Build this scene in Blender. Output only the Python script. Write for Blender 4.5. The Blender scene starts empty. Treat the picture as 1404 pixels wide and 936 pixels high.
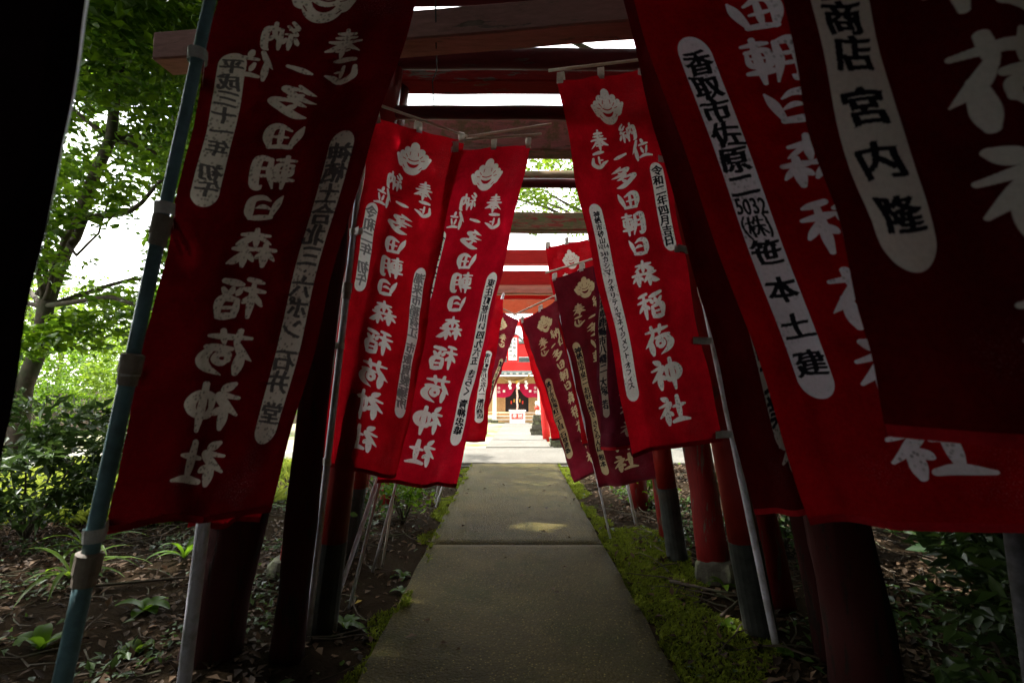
import bpy, bmesh, math, random
import numpy as np
from mathutils import Vector, Matrix, Euler, Quaternion
from mathutils import noise as mnoise
random.seed(7); rng = np.random.default_rng(7)
SC = bpy.context.scene; C = SC.collection
R = math.radians
# ------------------------------------------------------------------ camera
CAMH = 1.2; FPX = 700.0; PITCH = math.atan(60/FPX)
cd = bpy.data.cameras.new('camera'); cam = bpy.data.objects.new('camera', cd); C.objects.link(cam)
cd.sensor_width = 36; cd.lens = FPX/1404*36; cd.clip_start = .05; cd.clip_end = 2000
cam.location = (0, 0, CAMH); cam.rotation_euler = (R(90)+PITCH, 0, 0); SC.camera = cam
cd.dof.use_dof = True; cd.dof.focus_distance = 4.5; cd.dof.aperture_fstop = 3.4
# ------------------------------------------------------------------ world, sun, exposure
SUN_EL, SUN_AZ = R(58), R(-75)          # azimuth from +Y (ahead) towards +X; sun ahead and to the left
w = bpy.data.worlds.new('World'); SC.world = w; w.use_nodes = True
nt = w.node_tree; bg = nt.nodes['Background']
sky = nt.nodes.new('ShaderNodeTexSky'); sky.sky_type = 'NISHITA'; sky.sun_disc = False
sky.sun_elevation = SUN_EL; sky.sun_rotation = SUN_AZ; sky.dust_density = 4; sky.air_density = 1.2
mx = nt.nodes.new('ShaderNodeMix'); mx.data_type = 'RGBA'; mx.inputs[0].default_value = .72
mx.inputs[7].default_value = (11.5, 11.5, 11.3, 1)      # thin even cloud
nt.links.new(sky.outputs[0], mx.inputs[6]); nt.links.new(mx.outputs[2], bg.inputs[0]); bg.inputs[1].default_value = .12
sl = bpy.data.lights.new('sun', 'SUN'); sun = bpy.data.objects.new('sun', sl); C.objects.link(sun)
sl.energy = 3.4; sl.angle = R(.8); sl.color = (1, .97, .93)
SUND = Vector((math.sin(SUN_AZ)*math.cos(SUN_EL), math.cos(SUN_AZ)*math.cos(SUN_EL), math.sin(SUN_EL)))
sun.rotation_euler = SUND.to_track_quat('Z', 'Y').to_euler()
vs = SC.view_settings; vs.view_transform = 'Standard'; vs.look = 'None'; vs.exposure = 2.3; vs.gamma = 1
SC.cycles.max_bounces = 6; SC.cycles.transparent_max_bounces = 4; SC.cycles.use_denoising = True

def at(px, py, d):                      # photo pixel + distance ahead -> point in the place
    a = PITCH; x = (px-702)/FPX; z = (468-py)/FPX
    v = Vector((x, math.cos(a)-z*math.sin(a), math.sin(a)+z*math.cos(a)))
    return Vector((0, 0, CAMH)) + v*(d/v.y)
def gz(y):                              # ground height: flat, then falling gently to the shrine yard
    return 0 if y < 10 else (-.052*(y-10) if y < 35 else -1.3)
# ------------------------------------------------------------------ object helpers
def tag(o, label=None, cat=None, group=None, kind=None):
    for k, v in (('label', label), ('category', cat), ('group', group), ('kind', kind)):
        if v: o[k] = v
    return o
def empty(name, loc, label=None, cat=None, group=None, kind=None):
    o = bpy.data.objects.new(name, None); C.objects.link(o); o.location = loc; o.empty_display_size = .1
    return tag(o, label, cat, group, kind)
def obj(name, me, mat, parent=None, smooth=False):
    if isinstance(me, bmesh.types.BMesh):
        bm = me; me = bpy.data.meshes.new(name); bm.to_mesh(me); bm.free()
    o = bpy.data.objects.new(name, me); C.objects.link(o)
    if mat and not me.materials: me.materials.append(mat)
    if smooth: me.polygons.foreach_set('use_smooth', [True]*len(me.polygons))
    if parent:
        o.parent = parent
        root = parent
        off = Vector((0, 0, 0))
        while root: off += root.location; root = root.parent
        o.location = -off               # meshes are written in world coordinates
    return o
def BM(): return bmesh.new()
def box(bm, c, s, rot=None, taper=1):
    M = Matrix.Translation(c) @ (rot.to_matrix().to_4x4() if rot else Matrix()) @ Matrix.Diagonal((s[0], s[1], s[2], 1))
    r = bmesh.ops.create_cube(bm, size=1, matrix=M); return r['verts']
def bevel(bm, w=.01, seg=1):
    bmesh.ops.bevel(bm, geom=list(bm.edges), offset=w, segments=seg, affect='EDGES', clamp_overlap=True); return bm
def beam(bm, a, b, wd, ht, cuts=0):     # squared timber from a to b
    a, b = Vector(a), Vector(b); d = b-a; L = d.length
    x = d.normalized(); y = Vector((0, 0, 1)).cross(x).normalized(); z = x.cross(y)
    rings = []
    n = cuts+1
    for i in range(n+1):
        p = a + d*(i/n)
        rings.append([bm.verts.new(p + y*wd/2*sy + z*ht/2*sz) for sy, sz in ((-1, -1), (1, -1), (1, 1), (-1, 1))])
    for i in range(n):
        for k in range(4): bm.faces.new((rings[i][k], rings[i+1][k], rings[i+1][(k+1) % 4], rings[i][(k+1) % 4]))
    bm.faces.new(rings[0]); bm.faces.new(rings[-1][::-1]); bmesh.ops.recalc_face_normals(bm, faces=bm.faces)
def tube(bm, pts, rad, seg=12, cap=True):
    pts = [Vector(p) for p in pts]; rad = rad if isinstance(rad, (list, tuple)) else [rad]*len(pts)
    rings = []; up = Vector((.13, .31, .94)).normalized()
    for i, p in enumerate(pts):
        t = (pts[min(i+1, len(pts)-1)]-pts[max(i-1, 0)]).normalized()
        if abs(t.dot(up)) > .97: u = Vector((1, 0, 0)).cross(t).normalized()
        else: u = up.cross(t).normalized()
        v = t.cross(u)
        if rings and abs(t.dot(up)) > .9: u = (lu-t*lu.dot(t)).normalized(); v = t.cross(u)
        lu = u
        rings.append([bm.verts.new(p+(u*math.cos(2*math.pi*k/seg)+v*math.sin(2*math.pi*k/seg))*rad[i]) for k in range(seg)])
    for i in range(len(rings)-1):
        for k in range(seg): bm.faces.new((rings[i][k], rings[i][(k+1) % seg], rings[i+1][(k+1) % seg], rings[i+1][k]))
    if cap: bm.faces.new(rings[0][::-1]); bm.faces.new(rings[-1])
    return bm
def copy_of(o, name=None):
    c = o.copy(); C.objects.link(c); return c
# ------------------------------------------------------------------ materials
def mat(name):
    m = bpy.data.materials.new(name); m.use_nodes = True; n = m.node_tree
    b = n.nodes['Principled BSDF']; b.inputs['Specular IOR Level'].default_value = .18; return m, n, b, n.nodes.new, n.links.new
def noise_(n, scale, detail=4, rough=.55, vec=None, co='Object'):
    t = n.nodes.new('ShaderNodeTexNoise'); t.inputs['Scale'].default_value = scale
    t.inputs['Detail'].default_value = detail; t.inputs['Roughness'].default_value = rough
    if vec is None:
        tc = n.nodes.new('ShaderNodeTexCoord'); vec = tc.outputs[co]
    n.links.new(vec, t.inputs['Vector']); return t
def ramp(n, src, stops):
    r = n.nodes.new('ShaderNodeValToRGB'); e = r.color_ramp.elements
    while len(e) < len(stops): e.new(.5)
    for i, (p, c) in enumerate(stops): e[i].position = p; e[i].color = (*c, 1) if len(c) == 3 else c
    n.links.new(src, r.inputs[0]); return r
def mixc(n, f, a, b):
    m = n.nodes.new('ShaderNodeMix'); m.data_type = 'RGBA'
    for i, v in ((0, f), (6, a), (7, b)):
        if hasattr(v, 'is_linked') or hasattr(v, 'links'): n.links.new(v, m.inputs[i])
        else: m.inputs[i].default_value = v if i == 0 else (*v, 1)
    return m.outputs[2]
def bump(n, b, src, strength, dist=.01):
    k = n.nodes.new('ShaderNodeBump'); k.inputs['Strength'].default_value = strength; k.inputs['Distance'].default_value = dist
    n.links.new(src, k.inputs['Height']); n.links.new(k.outputs[0], b.inputs['Normal']); return k
def simple(name, c, rough=.6, metal=0, ns=20, var=.25, bs=.2, dirt=None):
    m, n, b, N, L = mat(name); b.inputs['Roughness'].default_value = rough; b.inputs['Metallic'].default_value = metal
    t = noise_(n, ns, 6, .65); a = tuple(x*(1-var) for x in c); c2 = tuple(min(1, x*(1+var)) for x in c)
    r = ramp(n, t.outputs[0], [(.3, a), (.7, c2)]); out = r.outputs[0]
    if dirt:
        t2 = noise_(n, ns*.23, 5, .7); f = ramp(n, t2.outputs[0], [(.48, (0, 0, 0)), (.66, (1, 1, 1))]); out = mixc(n, f.outputs[0], out, dirt)
    L(out, b.inputs['Base Color'])
    if bs: bump(n, b, t.outputs[0], bs, .006)
    return m
def paint(name, c, wood=(.17, .12, .09), peel=.58, stretch=(1, 6, 6), rough=.55, lichen=None, soft=.03):
    """old paint over timber: grain, streaks and peeled patches"""
    m, n, b, N, L = mat(name); tc = N('ShaderNodeTexCoord'); mp = N('ShaderNodeMapping'); mp.inputs['Scale'].default_value = stretch
    L(tc.outputs['Object'], mp.inputs[0])
    g = noise_(n, 9, 8, .7, mp.outputs[0]); p = noise_(n, 2.6, 7, .68, mp.outputs[0]); q = noise_(n, 1.4, 5, .6)
    pc = ramp(n, g.outputs[0], [(.25, tuple(x*.55 for x in c)), (.7, c)]).outputs[0]
    fade = ramp(n, q.outputs[0], [(.42, (0, 0, 0)), (.72, (.55, .55, .55))]).outputs[0]
    pc = mixc(n, fade, pc, tuple(min(1, x*.75+.015) for x in c))
    wc = ramp(n, g.outputs[0], [(.3, tuple(x*.35 for x in wood)), (.65, wood)]).outputs[0]
    f = ramp(n, p.outputs[0], [(peel, (0, 0, 0)), (peel+soft, (1, 1, 1))]).outputs[0]
    col = mixc(n, f, pc, wc)
    if lichen:
        l = noise_(n, 7, 8, .75); lf = ramp(n, l.outputs[0], [(.52, (0, 0, 0)), (.6, (1, 1, 1))]).outputs[0]; col = mixc(n, lf, col, lichen)
    L(col, b.inputs['Base Color']); b.inputs['Roughness'].default_value = rough
    mth = N('ShaderNodeMath'); mth.operation = 'SUBTRACT'; L(g.outputs[0], mth.inputs[0]); L(f, mth.inputs[1])
    bump(n, b, mth.outputs[0], .5, .004); return m
M = {}
M['shaded_old_red_v'] = paint('shaded_old_red_post', (.045, .003, .002), wood=(.025, .014, .01), stretch=(7, 7, 1), peel=.56, rough=.85)  # old paint and wood, with the lower corners' shade put into both colours
M['red_wood'] = paint('red_painted_wood', (.36, .014, .012), wood=(.24, .17, .14), peel=.575)
M['red_wood_v'] = paint('red_painted_post', (.20, .008, .007), wood=(.13, .085, .06), stretch=(7, 7, 1), peel=.57)
M['pink_wood'] = paint('faded_pink_wood', (.60, .31, .28), wood=(.38, .26, .22), peel=.6, rough=.8)
M['lichen_wood'] = paint('lichened_wood', (.42, .24, .23), wood=(.28, .24, .20), peel=.5, lichen=(.17, .17, .10), rough=.9)
M['log_wood'] = paint('weathered_log', (.26, .05, .04), wood=(.2, .14, .08), peel=.47, lichen=(.10, .12, .05), rough=.85)
M['board_wood'] = paint('weathered_boards', (.45, .30, .24), wood=(.4, .33, .27), peel=.55, rough=.85)
M['orange_wood'] = paint('orange_red_wood', (.42, .06, .02), wood=(.35, .12, .06), peel=.6)
M['vermilion'] = paint('bright_vermilion', (.62, .018, .016), wood=(.5, .05, .04), peel=.7, rough=.45)
M['steel_red'] = paint('red_painted_steel', (.24, .012, .008), wood=(.16, .05, .03), peel=.66, stretch=(2, 2, 1), rough=.38)
M['steel_black'] = simple('black_painted_steel', (.028, .03, .026), .6, 0, 14, .5, .2, (.06, .045, .03))
M['steel_dark'] = paint('dark_red_pipe', (.12, .02, .025), wood=(.1, .09, .08), peel=.62, rough=.4)
M['white_pipe'] = simple('white_plastic_pipe', (.66, .64, .70), .35, 0, 40, .12, .05, (.42, .40, .38))
M['green_pipe'] = simple('blue_green_pipe', (.20, .36, .40), .3, 0, 30, .15, .05, (.13, .22, .23))
M['shade_pipe'] = simple('shaded_grey_pipe', (.10, .10, .11), .5, 0, 30, .4, .1, (.05, .05, .045))  # dimness of the lower right corner put into the grey
M['fitting'] = simple('beige_plastic', (.36, .30, .24), .5, 0, 40, .2, .1)
M['rod'] = simple('cream_rod', (.62, .56, .46), .5, 0, 40, .12, 0)
M['tab'] = simple('white_cloth_tab', (.78, .76, .72), .9, 0, 60, .15, .2, (.62, .58, .52))
M['bark'] = simple('bark', (.07, .055, .04), .95, 0, 18, .5, .9, (.05, .06, .03))
M['stone'] = simple('grey_stone', (.05, .046, .034), .9, 0, 24, .35, .5, (.14, .15, .09))
M['white_wood'] = simple('pale_timber', (.72, .68, .60), .7, 0, 12, .1, .1)
M['tan_wood'] = simple('tan_timber', (.42, .27, .13), .7, 0, 12, .25, .1)
M['dark_room'] = simple('dark_interior', (.02, .015, .015), .4, 0, 12, .3, 0)  # unlit room behind the doorway put into a dark colour
M['roof'] = simple('roof_metal', (.09, .11, .10), .5, 0, 6, .3, .1)
M['plaster'] = simple('white_plaster', (.8, .79, .76), .8, 0, 8, .06, 0)
M['gold'] = simple('gold_paint', (.6, .38, .08), .3, .8, 10, .1, 0)
M['curtain'] = simple('magenta_cloth', (.42, .012, .06), .9, 0, 8, .15, 0)
M['paper'] = simple('white_paper', (.85, .85, .85), .8, 0, 8, .03, 0)
M['rope'] = simple('straw_rope', (.5, .36, .18), .9, 0, 60, .25, .4)
M['grey_box'] = simple('grey_white_paint', (.62, .64, .68), .6, 0, 8, .06, 0)
M['red_panel'] = simple('red_panel', (.65, .06, .04), .6, 0, 8, .06, 0)
M['ink'] = simple('ink', (.02, .02, .025), .6, 0, 8, .1, 0)
M['wire'] = simple('dark_wire', (.05, .05, .05), .5, .3, 8, .1, 0)

def leafmat(name, c1, c2, tr=.45, rough=.42):
    m, n, b, N, L = mat(name); g = N('ShaderNodeNewGeometry')
    r = ramp(n, g.outputs['Random Per Island'], [(0, c1), (.75, c2), (1, tuple(min(1, x*1.25) for x in c2))])
    L(r.outputs[0], b.inputs['Base Color']); b.inputs['Roughness'].default_value = rough
    t = N('ShaderNodeBsdfTranslucent'); hs = N('ShaderNodeHueSaturation'); hs.inputs['Value'].default_value = 1.9; hs.inputs['Hue'].default_value = .485
    L(r.outputs[0], hs.inputs['Color']); L(hs.outputs[0], t.inputs[0])
    mxs = N('ShaderNodeMixShader'); mxs.inputs[0].default_value = tr; L(b.outputs[0], mxs.inputs[1]); L(t.outputs[0], mxs.inputs[2])
    L(mxs.outputs[0], n.nodes['Material Output'].inputs[0]); return m
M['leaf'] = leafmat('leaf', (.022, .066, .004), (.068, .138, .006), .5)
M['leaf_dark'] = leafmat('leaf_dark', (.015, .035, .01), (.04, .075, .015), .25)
M['leaf_lit'] = leafmat('leaf_sunlit', (.040, .085, .006), (.085, .145, .009), .5)  # sunlit tone put into a lighter copy of the leaf colour
M['grass'] = leafmat('grass', (.09, .13, .015), (.16, .20, .025), .4, .6)
M['moss'] = leafmat('moss', (.055, .078, .006), (.12, .155, .012), .3, .9)
M['litter'] = leafmat('leaf_litter', (.014, .009, .005), (.08, .05, .028), .1, .8)

m, n, b, N, L = mat('soil'); t = noise_(n, 3, 8, .7); t2 = noise_(n, 40, 6, .7)
c = ramp(n, t.outputs[0], [(.3, (.009, .006, .003)), (.6, (.024, .016, .009)), (.8, (.018, .022, .006))]); L(c.outputs[0], b.inputs['Base Color'])
b.inputs['Roughness'].default_value = 1; b.inputs['Specular IOR Level'].default_value = .02; bump(n, b, t2.outputs[0], 1, .02); M['soil'] = m
m, n, b, N, L = mat('yard_ground'); t = noise_(n, .8, 8, .7); t2 = noise_(n, 30, 6, .7)
c = ramp(n, t.outputs[0], [(.35, (.22, .20, .155)), (.5, (.19, .17, .10)), (.58, (.11, .15, .03))]); L(c.outputs[0], b.inputs['Base Color'])
b.inputs['Roughness'].default_value = .95; bump(n, b, t2.outputs[0], .6, .02); M['yard'] = m
m, n, b, N, L = mat('gravel'); v = N('ShaderNodeTexVoronoi'); v.inputs['Scale'].default_value = 30
tc = N('ShaderNodeTexCoord'); L(tc.outputs['Object'], v.inputs['Vector'])
c = ramp(n, v.outputs['Color'], [(0, (.2, .19, .16)), (1, (.34, .32, .29))]); L(c.outputs[0], b.inputs['Base Color'])
bump(n, b, v.outputs['Distance'], .8, .02); M['gravel'] = m
def concrete(name, c1, c2, moss, mossf, rough=.75):
    m, n, b, N, L = mat(name); big = noise_(n, 1.3, 7, .68); fine = noise_(n, 160, 3, .6); v = N('ShaderNodeTexVoronoi'); v.inputs['Scale'].default_value = 75
    tc = N('ShaderNodeTexCoord'); L(tc.outputs['Object'], v.inputs['Vector'])
    col = ramp(n, big.outputs[0], [(.3, c1), (.7, c2)]).outputs[0]
    ag = ramp(n, v.outputs['Color'], [(.45, (0, 0, 0)), (.9, (1, 1, 1))]).outputs[0]; ad = ramp(n, v.outputs['Distance'], [(.12, (1, 1, 1)), (.4, (0, 0, 0))]).outputs[0]
    mm = N('ShaderNodeMath'); mm.operation = 'MULTIPLY'; L(ag, mm.inputs[0]); L(ad, mm.inputs[1])
    m2 = N('ShaderNodeMath'); m2.operation = 'MULTIPLY'; L(mm.outputs[0], m2.inputs[0]); m2.inputs[1].default_value = .85
    q = noise_(n, 2.2, 8, .75); f = ramp(n, q.outputs[0], [(mossf-.12, (0, 0, 0)), (mossf+.08, (.9, .9, .9))]).outputs[0]
    col = mixc(n, f, col, moss)
    col = mixc(n, m2.outputs[0], col, tuple(x*3.2 for x in c2))
    s = noise_(n, 60, 4, .7); sf = ramp(n, s.outputs[0], [(.35, (.6, .6, .6)), (.6, (1, 1, 1))]).outputs[0]
    k = N('ShaderNodeMix'); k.data_type = 'RGBA'; k.blend_type = 'MULTIPLY'; k.inputs[0].default_value = .8; L(col, k.inputs[6]); L(sf, k.inputs[7])
    L(k.outputs[2], b.inputs['Base Color'])
    rr = ramp(n, fine.outputs[0], [(.3, (rough-.15,)*3), (.7, (rough+.1,)*3)]); L(rr.outputs[0], b.inputs['Roughness']); b.inputs['Specular IOR Level'].default_value = .07
    hh = N('ShaderNodeMath'); hh.operation = 'ADD'; L(fine.outputs[0], hh.inputs[0]); L(v.outputs['Distance'], hh.inputs[1])
    bump(n, b, hh.outputs[0], .9, .010); return m
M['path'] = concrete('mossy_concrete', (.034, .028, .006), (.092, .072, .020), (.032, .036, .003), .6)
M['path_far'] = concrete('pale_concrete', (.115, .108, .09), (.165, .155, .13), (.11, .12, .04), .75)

# ------------------------------------------------------------------ brush lettering (drawn stroke by stroke)
BR = {
'多': [[(46,0,4),(30,16,6),(6,30,2)],[(34,14,5),(74,12,7),(52,32,7),(26,46,5),(2,56,2)],[(36,28,4),(50,36,6)],[(64,38,4),(44,54,6),(24,64,3)],[(54,50,5),(98,46,7),(78,70,8),(46,92,9),(20,100,5)],[(48,64,5),(60,74,6)]],
'田': [[(4,10,3),(14,40,9),(30,84,9)],[(36,24,4),(70,8,8),(92,16,10),(96,50,10),(86,84,9)],[(30,86,8),(60,84,7),(86,86,8)],[(62,14,6),(60,80,6)],[(42,50,4),(86,46,5)]],
'朝': [[(26,0,6),(24,100,7)],[(4,14,4),(48,10,6)],[(8,30,5),(44,28,6),(42,60,6),(10,60,5),(8,30,5)],[(12,45,3),(40,44,3)],[(0,80,5),(52,72,7)],[(64,8,5),(62,50,7),(48,98,4)],[(64,10,6),(88,4,8),(97,20,9),(95,80,9),(84,94,7),(76,88,3)],[(66,36,4),(90,34,4)],[(64,58,4),(90,57,4)]],
'日': [[(4,12,3),(16,42,9),(28,88,9)],[(38,26,3),(66,10,8),(94,18,10),(97,60,11),(90,88,10)],[(28,90,9),(88,90,9)],[(32,58,3),(58,46,7),(78,50,3)]],
'森': [[(22,20,4),(80,12,7)],[(52,0,5),(48,44,6)],[(46,20,5),(16,42,3)],[(54,20,5),(86,36,8)],[(2,60,5),(46,54,6)],[(25,44,6),(22,98,8)],[(22,60,5),(0,86,4)],[(26,64,4),(40,76,6)],[(50,54,5),(94,48,7)],[(71,42,6),(68,96,7)],[(66,58,5),(48,84,5)],[(73,62,5),(88,80,8),(104,86,4)]],
'稲': [[(40,2,6),(8,14,5)],[(0,38,4),(46,26,7)],[(27,12,5),(26,98,7)],[(24,42,6),(2,72,5)],[(30,48,5),(42,60,6)],[(96,0,7),(54,14,7)],[(54,26,5),(60,38,6)],[(73,22,5),(75,34,6)],[(96,20,5),(84,38,6)],[(56,54,5),(58,94,7)],[(58,54,6),(88,46,8),(98,60,8),(94,92,8)],[(58,94,7),(92,94,8)],[(64,73,4),(90,71,4)]],
'荷': [[(8,22,4),(92,8,7)],[(32,2,6),(36,34,5)],[(68,-2,6),(60,28,5)],[(34,32,6),(20,56,7),(-2,76,2)],[(20,52,7),(24,100,9)],[(42,44,5),(94,34,8)],[(86,40,8),(98,62,10),(86,84,8),(54,104,2)],[(46,70,6),(48,56,6),(66,54,6),(72,66,6),(58,76,6),(46,70,5)]],
'神': [[(16,0,5),(34,10,9)],[(2,34,4),(42,24,7),(26,48,8),(0,72,5)],[(25,48,7),(27,100,8)],[(32,54,5),(46,66,7)],[(56,50,6),(60,26,7),(88,20,8),(102,40,9),(92,64,7),(62,70,7),(56,50,6)],[(76,-4,7),(78,104,7)]],
'社': [[(14,4,5),(32,14,9)],[(0,38,4),(40,28,7),(24,52,8),(-2,76,5)],[(24,50,7),(26,102,9)],[(30,58,5),(44,70,7)],[(73,2,7),(75,86,8)],[(54,40,5),(96,34,7)],[(46,96,7),(74,90,8),(106,94,7)]],
'一': [[(4,60,4),(40,52,8),(96,40,10)]],
'正': [[(22,10,8),(80,0,10)],[(14,40,7),(12,78,9),(48,100,9),(78,76,8),(102,60,6)],[(50,34,5),(52,80,5)],[(54,56,4),(74,54,4)]],
'位': [[(36,0,7),(20,34,7),(0,64,2)],[(20,36,7),(22,102,8)],[(66,-2,7),(70,14,7)],[(46,28,5),(98,20,6)],[(54,44,5),(62,70,6)],[(90,38,5),(78,72,5)],[(38,92,6),(70,86,7),(108,90,7)]],
'奉': [[(28,14,5),(78,10,6)],[(22,30,5),(82,26,6)],[(4,50,5),(98,42,7)],[(54,-4,6),(48,42,6),(30,68,6),(0,94,3)],[(56,46,6),(80,66,8),(106,76,5)],[(36,68,5),(70,63,5)],[(34,82,5),(72,78,5)],[(54,54,5),(54,104,7)]],
'納': [[(28,-2,6),(12,20,6),(32,26,5)],[(40,12,5),(12,44,5),(42,42,5)],[(27,46,6),(27,98,6)],[(12,60,5),(4,80,6)],[(40,60,5),(48,76,6)],[(56,26,5),(56,96,7)],[(56,26,6),(90,18,8),(100,34,8),(97,86,8),(86,98,5)],[(77,-2,6),(75,36,6),(62,66,4)],[(76,46,5),(88,62,6)]],
}
def spline(p):
    p = [np.array(q, float) for q in p]
    p[0] = p[0]*(1, 1, .8); e = p[-1]-p[-2]; e[2] = 0; e /= np.linalg.norm(e)+1e-6; w_ = p[-1][2]; p[-1] = (p[-1]+e*w_*.35)*(1, 1, .5)
    if len(p) == 2: p = [p[0], (p[0]*.4+p[1]*.6)+np.array((0, 0, w_*.42)), p[1]]
    if len(p) == 2: p = [p[0], (p[0]+p[1])/2+np.array((0, 0, .5)), p[1]]
    q = [2*p[0]-p[1]]+p+[2*p[-1]-p[-2]]; out = []
    for i in range(1, len(q)-2):
        for t in np.linspace(0, 1, 12, endpoint=False):
            a, b, c, d = q[i-1:i+3]
            out.append(.5*((2*b)+(-a+c)*t+(2*a-5*b+4*c-d)*t*t+(-a+3*b-3*c+d)*t**3))
    out.append(p[-1]); return out
GS = 150; YY, XX = np.mgrid[0:GS, 0:GS].astype(np.float32)
def stamp(g, x, y, r, ax=1, ang=0, val=1):
    x0, x1 = int(max(0, x-r*1.6-2)), int(min(g.shape[1], x+r*1.6+3)); y0, y1 = int(max(0, y-r*1.6-2)), int(min(g.shape[0], y+r*1.6+3))
    if x1 <= x0 or y1 <= y0: return
    yy, xx = np.mgrid[y0:y1, x0:x1]; dx, dy = xx-x, yy-y
    ca, sa = math.cos(ang), math.sin(ang); u = dx*ca+dy*sa; v = (-dx*sa+dy*ca)*ax
    m = np.clip(r-np.sqrt(u*u+v*v)+.5, 0, 1)
    if val: g[y0:y1, x0:x1] = np.maximum(g[y0:y1, x0:x1], m)
    else: g[y0:y1, x0:x1] *= 1-m
def brush_glyph(ch):
    g = np.zeros((GS, GS), np.float32); s = (GS-22)/108
    for st in BR[ch]:
        for x, y, r in spline(st): stamp(g, 14+x*s, 14+y*s, max(1.2, r*s*1.42), 1.22, -.5)
    return g
def emblem_glyph():
    g = np.zeros((GS, GS), np.float32); s = GS/104
    def d(x, y, r, ax=1, a=0, v=1): stamp(g, (x+2)*s, (y+2)*s, r*s, ax, a, v)
    for t in np.linspace(0, 1, 10): d(50, 14+22*t, 12+4*t)
    for t in np.linspace(0, 1, 8):
        d(31+6*t, 26+18*t, 9+2*t); d(19+10*t, 38+12*t, 8+2*t); d(70-6*t, 26+18*t, 9+2*t); d(82-10*t, 38+12*t, 8+2*t)
        d(8+16*t, 44+20*t, 5+7*t); d(94-16*t, 44+20*t, 5+7*t)
    for t in np.linspace(0, 1, 12): d(50, 52+18*t, 31-4*t)
    g0 = g.copy()
    for t in np.linspace(-1, 1, 26):                       # smile, small arc, cheek and lobe cuts
        d(50+15*t, 72-9*t*t, 1.2+3.6*(1-t*t), v=0); d(50+13*t, 57-5*t*t, 1.4, v=0)
        if t > 0:
            for (x, y, dx, dy) in ((40, 30, -1, 10), (60, 30, 1, 10), (27, 38, 6, 8), (73, 38, -6, 8), (20, 50, 9, 3), (80, 50, -9, 3), (24, 70, 6, 8), (76, 70, -6, 8)):
                if int(t*20) % 3: d(x+dx*t, y+dy*t, 1.05, v=0)
    return g
BG = {c: brush_glyph(c) for c in BR}; EMB = emblem_glyph()
def resize(a, w, h):
    ys = (np.arange(h)+.5)*a.shape[0]/h-.5; xs = (np.arange(w)+.5)*a.shape[1]/w-.5
    ys = np.clip(ys, 0, a.shape[0]-1.001); xs = np.clip(xs, 0, a.shape[1]-1.001); y0 = ys.astype(int); x0 = xs.astype(int); fy = (ys-y0)[:, None]; fx = (xs-x0)[None]
    return (a[y0][:, x0]*(1-fy)*(1-fx)+a[y0+1][:, x0]*fy*(1-fx)+a[y0][:, x0+1]*(1-fy)*fx+a[y0+1][:, x0+1]*fy*fx)
def paste(g, a, cx, cy, w, h):
    w, h = max(4, int(w)), max(4, int(h)); a = resize(a, w, h); x, y = int(cx-w/2), int(cy-h/2)
    xa, ya = max(0, -x), max(0, -y); xb, yb = min(w, g.shape[1]-x), min(h, g.shape[0]-y)
    if xb > xa and yb > ya: s = g[y+ya:y+yb, x+xa:x+xb]; np.maximum(s, a[ya:yb, xa:xb], out=s)
_fc = {}
def font_glyph(ch):                                        # handwriting: thin outline of the character thickened with a slanted nib
    if ch in _fc: return _fc[ch]
    n = 72; g = np.zeros((n, n), np.float32)
    if ch not in ' 　':
        cu = bpy.data.curves.new('glyph', 'FONT'); cu.body = ch; cu.size = 1; cu.resolution_u = 3
        o = bpy.data.objects.new('glyph', cu); C.objects.link(o); dg = bpy.context.evaluated_depsgraph_get()
        me = bpy.data.meshes.new_from_object(o.evaluated_get(dg)); me.calc_loop_triangles()
        vx = np.array([v.co[:2] for v in me.vertices])
        if len(vx):
            wide = ord(ch) > 0x2000
            cx = .5*(vx[:, 0].min()+vx[:, 0].max()) if not wide else .5
            sc = n*.84/(1.0 if wide else .8); px = (vx[:, 0]-cx)*sc+n/2; py = n/2-(vx[:, 1]-.37)*sc
            for t in me.loop_triangles:
                i = list(t.vertices); X, Y = px[i], py[i]; x0, x1, y0, y1 = int(X.min())-1, int(X.max())+2, int(Y.min())-1, int(Y.max())+2
                x0, y0 = max(x0, 0), max(y0, 0); x1, y1 = min(x1, n), min(y1, n)
                if x1 <= x0 or y1 <= y0: continue
                yy, xx = np.mgrid[y0:y1, x0:x1]; inside = np.ones(xx.shape, bool); sgn = 1 if (X[1]-X[0])*(Y[2]-Y[0])-(X[2]-X[0])*(Y[1]-Y[0]) > 0 else -1
                for k in range(3):
                    ax_, ay_, bx_, by_ = X[k], Y[k], X[(k+1) % 3], Y[(k+1) % 3]
                    inside &= sgn*((bx_-ax_)*(yy-ay_)-(by_-ay_)*(xx-ax_)) >= -.45*math.hypot(bx_-ax_, by_-ay_)
                g[y0:y1, x0:x1][inside] = 1
        bpy.data.objects.remove(o); bpy.data.meshes.remove(me)
        h = g.copy()
        for dx, dy in ((1, 0),) if ch == '㈱' else ((1, 0), (1, -1), (2, -1), (-1, 1), (0, -1), (2, 0), (-1, 0), (0, 1), (3, -1), (-2, 1)): h = np.maximum(h, np.roll(np.roll(g, dx, 1), dy, 0))
        ph = rng.uniform(0, 6); yy, xx = np.mgrid[0:n, 0:n]      # hand wobble
        sx = np.clip(xx+1.8*np.sin(yy/11+ph)-(yy-n/2)*.05, 0, n-1).astype(int); sy = np.clip(yy+1.6*np.sin(xx/12+ph*2)+(xx-n/2)*.10, 0, n-1).astype(int)
        g = h[sy, sx]
    _fc[ch] = g; return g
MAIN = [('多', .285, .068), ('田', .350, .060), ('朝', .413, .068), ('日', .474, .056), ('森', .546, .078), ('稲', .632, .080), ('荷', .722, .086), ('神', .812, .086), ('社', .903, .082)]
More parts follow.
